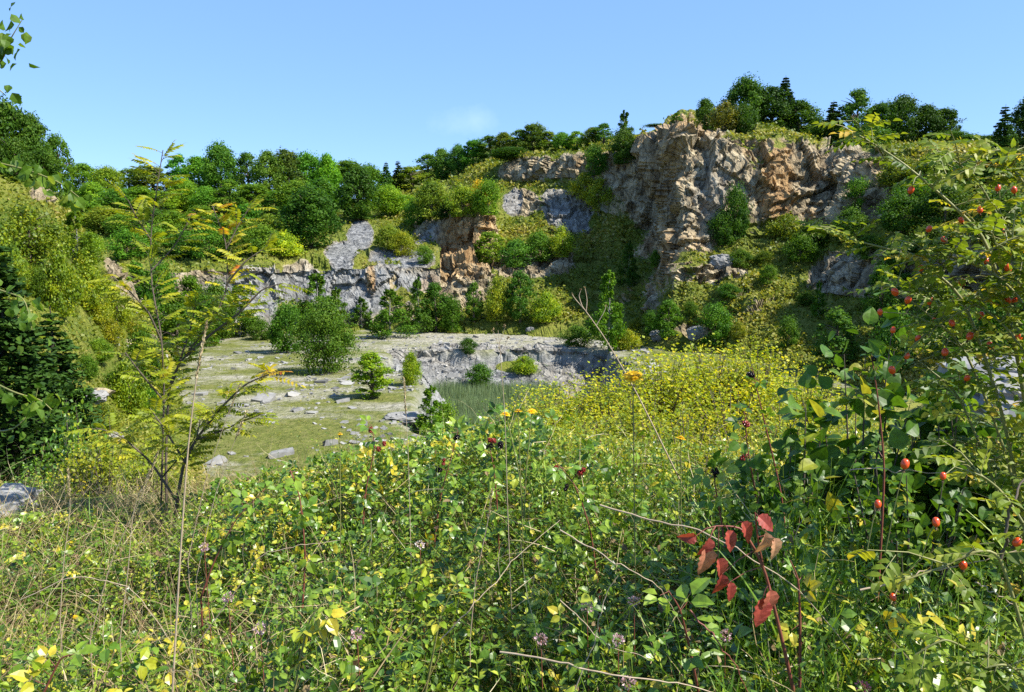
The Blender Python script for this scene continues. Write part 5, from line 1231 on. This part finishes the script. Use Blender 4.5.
# ---- the bramble shoot with red autumn leaves: every red leaf a part
p0 = P(800, 720, 1.75); p0[2] = float(gnd(p0[0], p0[1])) - .02
r = thing('red_leaved_shoot', 'bramble shoot with drooping red and salmon autumn leaves', 'bramble', tuple(p0)); st = MB()
m1 = px_path([(800, 720, 1.75), (782, 640, 1.72), (764, 570, 1.7), (742, 530, 1.7), (716, 526, 1.7)]) - p0
m2 = px_path([(764, 570, 1.7), (758, 540, 1.69), (755, 512, 1.68)], 10) - p0
st.tube(m1, np.linspace(.005, .002, len(m1)), 6); st.tube(m2, np.linspace(.003, .0015, 10), 5)
nodes = np.concatenate([m1, m2])
for x, y, ln, dx, dy, ti in [(704, 538, .040, -.3, -.6, .4), (722, 530, .044, .2, -.9, .45), (736, 522, .046, .55, -.75, .42), (700, 548, .056, .05, -1, .75), (712, 558, .040, .3, -1, .5), (716, 574, .044, -.1, -1, .2), (724, 582, .040, .1, -1, .22), (757, 598, .060, -.15, -1, .4), (764, 590, .056, .1, -1, .6), (760, 532, .048, -.2, -1, .95), (768, 538, .046, .3, -1, .98), (752, 516, .040, .5, -.4, .35), (690, 536, .032, -1, -.2, .35)]:
    l = MB(); l.inst(leafgrid(.38 * random.uniform(.75, 1.1), 9, random.uniform(.2, .7), random.uniform(.1, .35)), np.zeros((1, 3)), frames(np.array([[dx, -.25, dy]]), np.array([[.5, -1, .3 + random.uniform(-.3, .3)]])), np.array([ln * 1.15]), ti)
    lo = l.build('red_leaf', M['red'], r); e = P(x + 6, y, 1.68) - p0; lo.location = tuple(e)
    nb = nodes[np.argmin(((nodes - e) ** 2).sum(1))]; st.tube([nb, (nb + e) / 2 + [0, 0, .006], e], [.0014, .0012, .001], 4)
st.build('stem', M['redcane'], r, True)

# ---- dry stalks and canes one can pick out
def stalk(name, label, cat, lst, r0, mat, head=None, forks=()):
    x0, y0, d0 = lst[0]; pth = px_path(lst, 26)
    if cat in ('cane', 'branch'): pth[1:-1] += np.cumsum(RNG.normal(size=(24, 3)) * .0035, 0) * np.sin(np.linspace(0, math.pi, 24))[:, None]; r0 = r0 * .72
    p0 = pth[0].copy(); g = float(gnd(p0[0], p0[1]))
    if cat == 'stalk': pth = np.concatenate([[[p0[0], p0[1], min(g, p0[2] - .01)]], pth]); p0 = pth[0].copy()
    r = thing(name, label, cat, tuple(p0)); st = MB(); q = pth - p0
    st.tube(q, np.linspace(r0, r0 * .4, len(q)), 6)
    for f in forks: st.tube(px_path(f, 8) - p0, np.linspace(r0 * .5, r0 * .25, 8), 4)
    st.build('stem', M[mat], r, True)
    if head:
        h = MB()
        if head == 'spike':
            pos, tan = along(q, .0016, .90, 1.0); n = len(pos); ax = tan + rand_dirs(n) * .35
            h.inst(LEAFN, pos + rand_dirs(n) * .002, frames(ax, rand_dirs(n)), RNG.uniform(.009, .014, n), np.clip(RNG.normal(.8, .15, n), 0, 1)); h.build('seed_head', M['straw'], r)
        else:
            for f in forks:
                e = px_path(f, 4)[-1] - p0; n = 14
                h = MB(); h.inst(LEAFN, np.tile(e, (n, 1)), frames(rand_dirs(n) + [0, 0, .6], rand_dirs(n)), RNG.uniform(.006, .011, n), RNG.uniform(.2, .7, n))
                h.build('seed_head', M['straw'], r)
stalk('grass_stalk', 'very tall straw coloured grass stalk with a pale seed head before the floor', 'stalk', [(172, 700, 2.0), (180, 560, 2.0), (188, 450, 2.0), (197, 375, 2.0), (207, 322, 2.0)], .0032, 'cane', 'spike')
stalk('dry_stalk', 'long pale leaning dead stalk with branched tip before the tall birch', 'stalk', [(760, 620, 3.7), (706, 530, 3.7), (671, 462, 3.7), (637, 394, 3.7), (606, 340, 3.7), (582, 306, 3.7)], .0052, 'cane', 'umbel', [[(584, 309, 3.7), (576, 300, 3.7), (572, 294, 3.7)], [(586, 312, 3.7), (587, 300, 3.7), (585, 288, 3.7)], [(596, 326, 3.7), (604, 312, 3.7), (606, 306, 3.7)], [(582, 306, 3.7), (579, 296, 3.7), (581, 290, 3.7)]])
stalk('dry_stalk', 'thin upright dead stalk before the pit wall with a feathery tip', 'stalk', [(512, 620, 2.6), (508, 520, 2.6), (505, 420, 2.6), (500, 350, 2.6), (498, 330, 2.6)], .0018, 'cane', 'umbel', [[(500, 350, 2.6), (496, 338, 2.6), (493, 330, 2.6)], [(499, 344, 2.6), (503, 334, 2.6), (505, 326, 2.6)], [(500, 356, 2.6), (505, 346, 2.6), (508, 338, 2.6)]])
for lb, l in [('bent straw stalk left of the tall one', [(90, 640, 2.4), (112, 560, 2.4), (140, 500, 2.4), (158, 452, 2.4)]), ('fine straw stalk leaning right over the green floor', [(188, 560, 3.0), (206, 480, 3.0), (226, 420, 3.0), (240, 384, 3.0)]), ('fine straw stalk leaning right, nearer the flat pale stone', [(196, 580, 3.0), (214, 500, 3.0), (232, 448, 3.0), (246, 412, 3.0)]), ('straw stalk above the grey boulder', [(60, 620, 2.6), (64, 560, 2.6), (70, 510, 2.6), (68, 470, 2.6)]),
              ('reddish straw stalk in the left dry grass', [(120, 640, 2.5), (128, 570, 2.5), (134, 510, 2.5), (150, 470, 2.5)]), ('straw stalk in front of the pit\'s near corner', [(412, 600, 2.8), (410, 520, 2.8), (408, 450, 2.8), (404, 380, 2.8)]), ('short straw stalk under the pair of orange yellow flowers', [(470, 640, 2.4), (476, 580, 2.4), (488, 520, 2.4), (492, 490, 2.4)])]:
    stalk('grass_stalk', lb, 'stalk', l, .0019, 'cane', 'spike')
stalk('dead_branch', 'dark bare branch forking below the low rowan', 'branch', [(160, 480, 5.1), (190, 445, 5.1), (205, 420, 5.1), (216, 416, 5.1)], .008, 'darkbark')
for lb, l, r0, mt in [('pale dry cane arching above the red leaves', [(600, 505, 1.9), (640, 518, 1.85), (690, 532, 1.8), (745, 552, 1.75), (800, 590, 1.75), (850, 650, 1.8)], .0036, 'cane'), ('pale dry cane left of the red leaves', [(560, 530, 2.0), (590, 548, 1.95), (625, 572, 1.9), (660, 592, 1.9), (690, 640, 2.0)], .003, 'cane'), ('long pale cane lying along the bottom edge', [(500, 652, 1.75), (560, 660, 1.7), (620, 672, 1.68), (680, 682, 1.68), (730, 698, 1.7)], .0036, 'cane'),
                      ('reddish cane running down below the red leaves', [(690, 610, 1.75), (714, 640, 1.72), (738, 668, 1.7), (752, 700, 1.7)], .0034, 'redcane'), ('pale cane crossing the bottom right grass', [(860, 590, 1.75), (910, 578, 1.75), (960, 566, 1.75), (1030, 548, 1.75)], .0036, 'cane'), ('thin pale cane sloping down at the right edge', [(975, 582, 1.7), (1000, 596, 1.7), (1030, 612, 1.7)], .0026, 'cane'),
                      ('pale cane leaning across the left brambles', [(200, 640, 2.4), (262, 560, 2.4), (300, 545, 2.4), (340, 540, 2.4)], .0026, 'cane'), ('grey cane lying in the lower left dry grass', [(20, 600, 2.3), (70, 580, 2.3), (120, 590, 2.3), (170, 640, 2.3)], .0026, 'cane'), ('pale cane crossing the undergrowth at bottom centre', [(440, 640, 2.0), (480, 600, 2.0), (520, 560, 2.1), (560, 520, 2.2)], .0024, 'cane'),
                      ('thick brown cane at the right edge beside the large rose leaves', [(1000, 560, 1.75), (1010, 530, 1.75), (1018, 500, 1.75), (1030, 470, 1.8)], .0065, 'bark'), ('pale cane under the dark shrubs', [(850, 470, 2.3), (900, 462, 2.3), (960, 470, 2.3)], .003, 'cane'), ('thin cane crossing before the pale canes in the lower centre', [(560, 600, 1.8), (600, 640, 1.8), (650, 660, 1.8)], .002, 'cane'), ('thin cane slanting up across the bottom centre', [(575, 690, 1.75), (600, 620, 1.75), (618, 575, 1.75)], .0022, 'cane')]:
    stalk('dry_cane', lb, 'cane', l, r0, mt)
# ---- faded pink herb flowers
for x, y, lb in [(357, 634, 'pink herb flower cluster at bottom left of centre'), (260, 628, 'pink herb flower cluster near the left bramble shoots'), (587, 607, 'pale pink herb cluster left of the pale cane'), (634, 601, 'pale pink herb cluster between the two pale canes'), (618, 640, 'pink herb cluster above the long bottom cane'), (541, 639, 'pink herb cluster at the left end of the long bottom cane'), (628, 683, 'brownish pink herb cluster below the long bottom cane'), (725, 635, 'pale pink herb cluster under the red leaves'), (204, 547, 'pink clover like head in the left brambles'), (228, 597, 'pale herb flower head under the clover like head'), (863, 687, 'bright pink flower at the bottom edge right of centre'), (420, 545, 'whitish herb cluster in the middle of the brambles'), (543, 452, 'white fluffy seed head in mid picture')]:
    d = dfg(y) * .97; p = P(x, y, d); g = float(gnd(p[0], p[1])); r = thing('herb_flower', lb, 'flower', (p[0], p[1], g))
    e = np.array([0, 0, p[2] - g]); st = MB(); st.tube([[0, 0, 0], e * .5 + [.01, 0, 0], e], [.0018, .0015, .0012], 4); st.build('stem', M['redcane'], r, True)
    h = MB(); n = 70; dr_ = rand_dirs(n); rr = .016 if 'bright' not in lb else .014
    h.inst(LEAF2, e + dr_ * rr * RNG.uniform(.5, 1, n)[:, None] * [1, 1, .8], frames(dr_, rand_dirs(n)), np.full(n, .0075), np.clip(RNG.normal(.5, .3, n), 0, 1))
    ho = h.build('flower_cluster', M['pink'], r)
    if 'bright' in lb: ho.color = (1.25, .55, .9, 1)
    if 'whit' in lb: ho.color = (1.3, 1.6, 1.5, 1)
# ---- broad strap leaves and big single leaves seen in the lower left and the grass tussock on the right
#FG-END
# ------------------------------------------------------------------ light and sky
SUN_AZ, SUN_EL = math.radians(108), math.radians(48)     # azimuth clockwise from +Y
sd = Vector((math.sin(SUN_AZ) * math.cos(SUN_EL), math.cos(SUN_AZ) * math.cos(SUN_EL), math.sin(SUN_EL)))
sl = bpy.data.lights.new('sun', 'SUN'); sl.energy = 5.0; sl.angle = math.radians(.5); sl.color = (1, .95, .86)
so = bpy.data.objects.new('sun', sl); COL.objects.link(so)
so.rotation_euler = (-sd).to_track_quat('-Z', 'Y').to_euler(); so.location = (60, -10, 80)
wd = bpy.data.worlds.new('World'); sc.world = wd; wd.use_nodes = True
nt = wd.node_tree; bg = nt.nodes['Background']
sk = nt.nodes.new('ShaderNodeTexSky'); sk.sky_type = 'NISHITA'; sk.sun_disc = False
sk.sun_elevation = SUN_EL; sk.sun_rotation = SUN_AZ; sk.air_density = .8; sk.dust_density = .15; sk.ozone_density = 2.5
skc = mix(nt, .6, mix(nt, 1.0, sk.outputs[0], (.84, .93, 1.10), 'MULTIPLY'), (1.02, 1.98, 3.9))
# a thin wisp of cloud low in the sky
tcw = nt.nodes.new('ShaderNodeTexCoord'); mpw = nt.nodes.new('ShaderNodeMapping')
cd_ = (P(476, 121, 100.0) - np.array([0, 0, CAMZ])); cd_ = cd_ / np.linalg.norm(cd_)
mpw.inputs['Location'].default_value = tuple(-cd_ * np.array([20, 26, 62])); mpw.inputs['Scale'].default_value = (20, 26, 62)
nt.links.new(tcw.outputs['Generated'], mpw.inputs['Vector'])
ln_ = nt.nodes.new('ShaderNodeVectorMath'); ln_.operation = 'LENGTH'; nt.links.new(mpw.outputs[0], ln_.inputs[0])
wn_ = noise(nt, 22, 5, .6, tcw.outputs['Generated'])
wk = math_(nt, 'MULTIPLY', math_(nt, 'SUBTRACT', math_(nt, 'ADD', 1.0, math_(nt, 'MULTIPLY', math_(nt, 'SUBTRACT', wn_, .5), 3.0)), ln_.outputs['Value']), .06, True)
skc = mix(nt, wk, skc, (6.5, 7.2, 8.0))
nt.links.new(skc, bg.inputs[0]); bg.inputs[1].default_value = .128
sc.view_settings.view_transform = 'Standard'; sc.view_settings.look = 'None'
sc.view_settings.exposure = 1.12; sc.view_settings.gamma = 1; sc.view_settings.use_curve_mapping = False
sc.cycles.max_bounces = 6; sc.cycles.transparent_max_bounces = 4; sc.cycles.diffuse_bounces = 3; sc.cycles.glossy_bounces = 2; sc.cycles.transmission_bounces = 3
sc.cycles.use_denoising = False
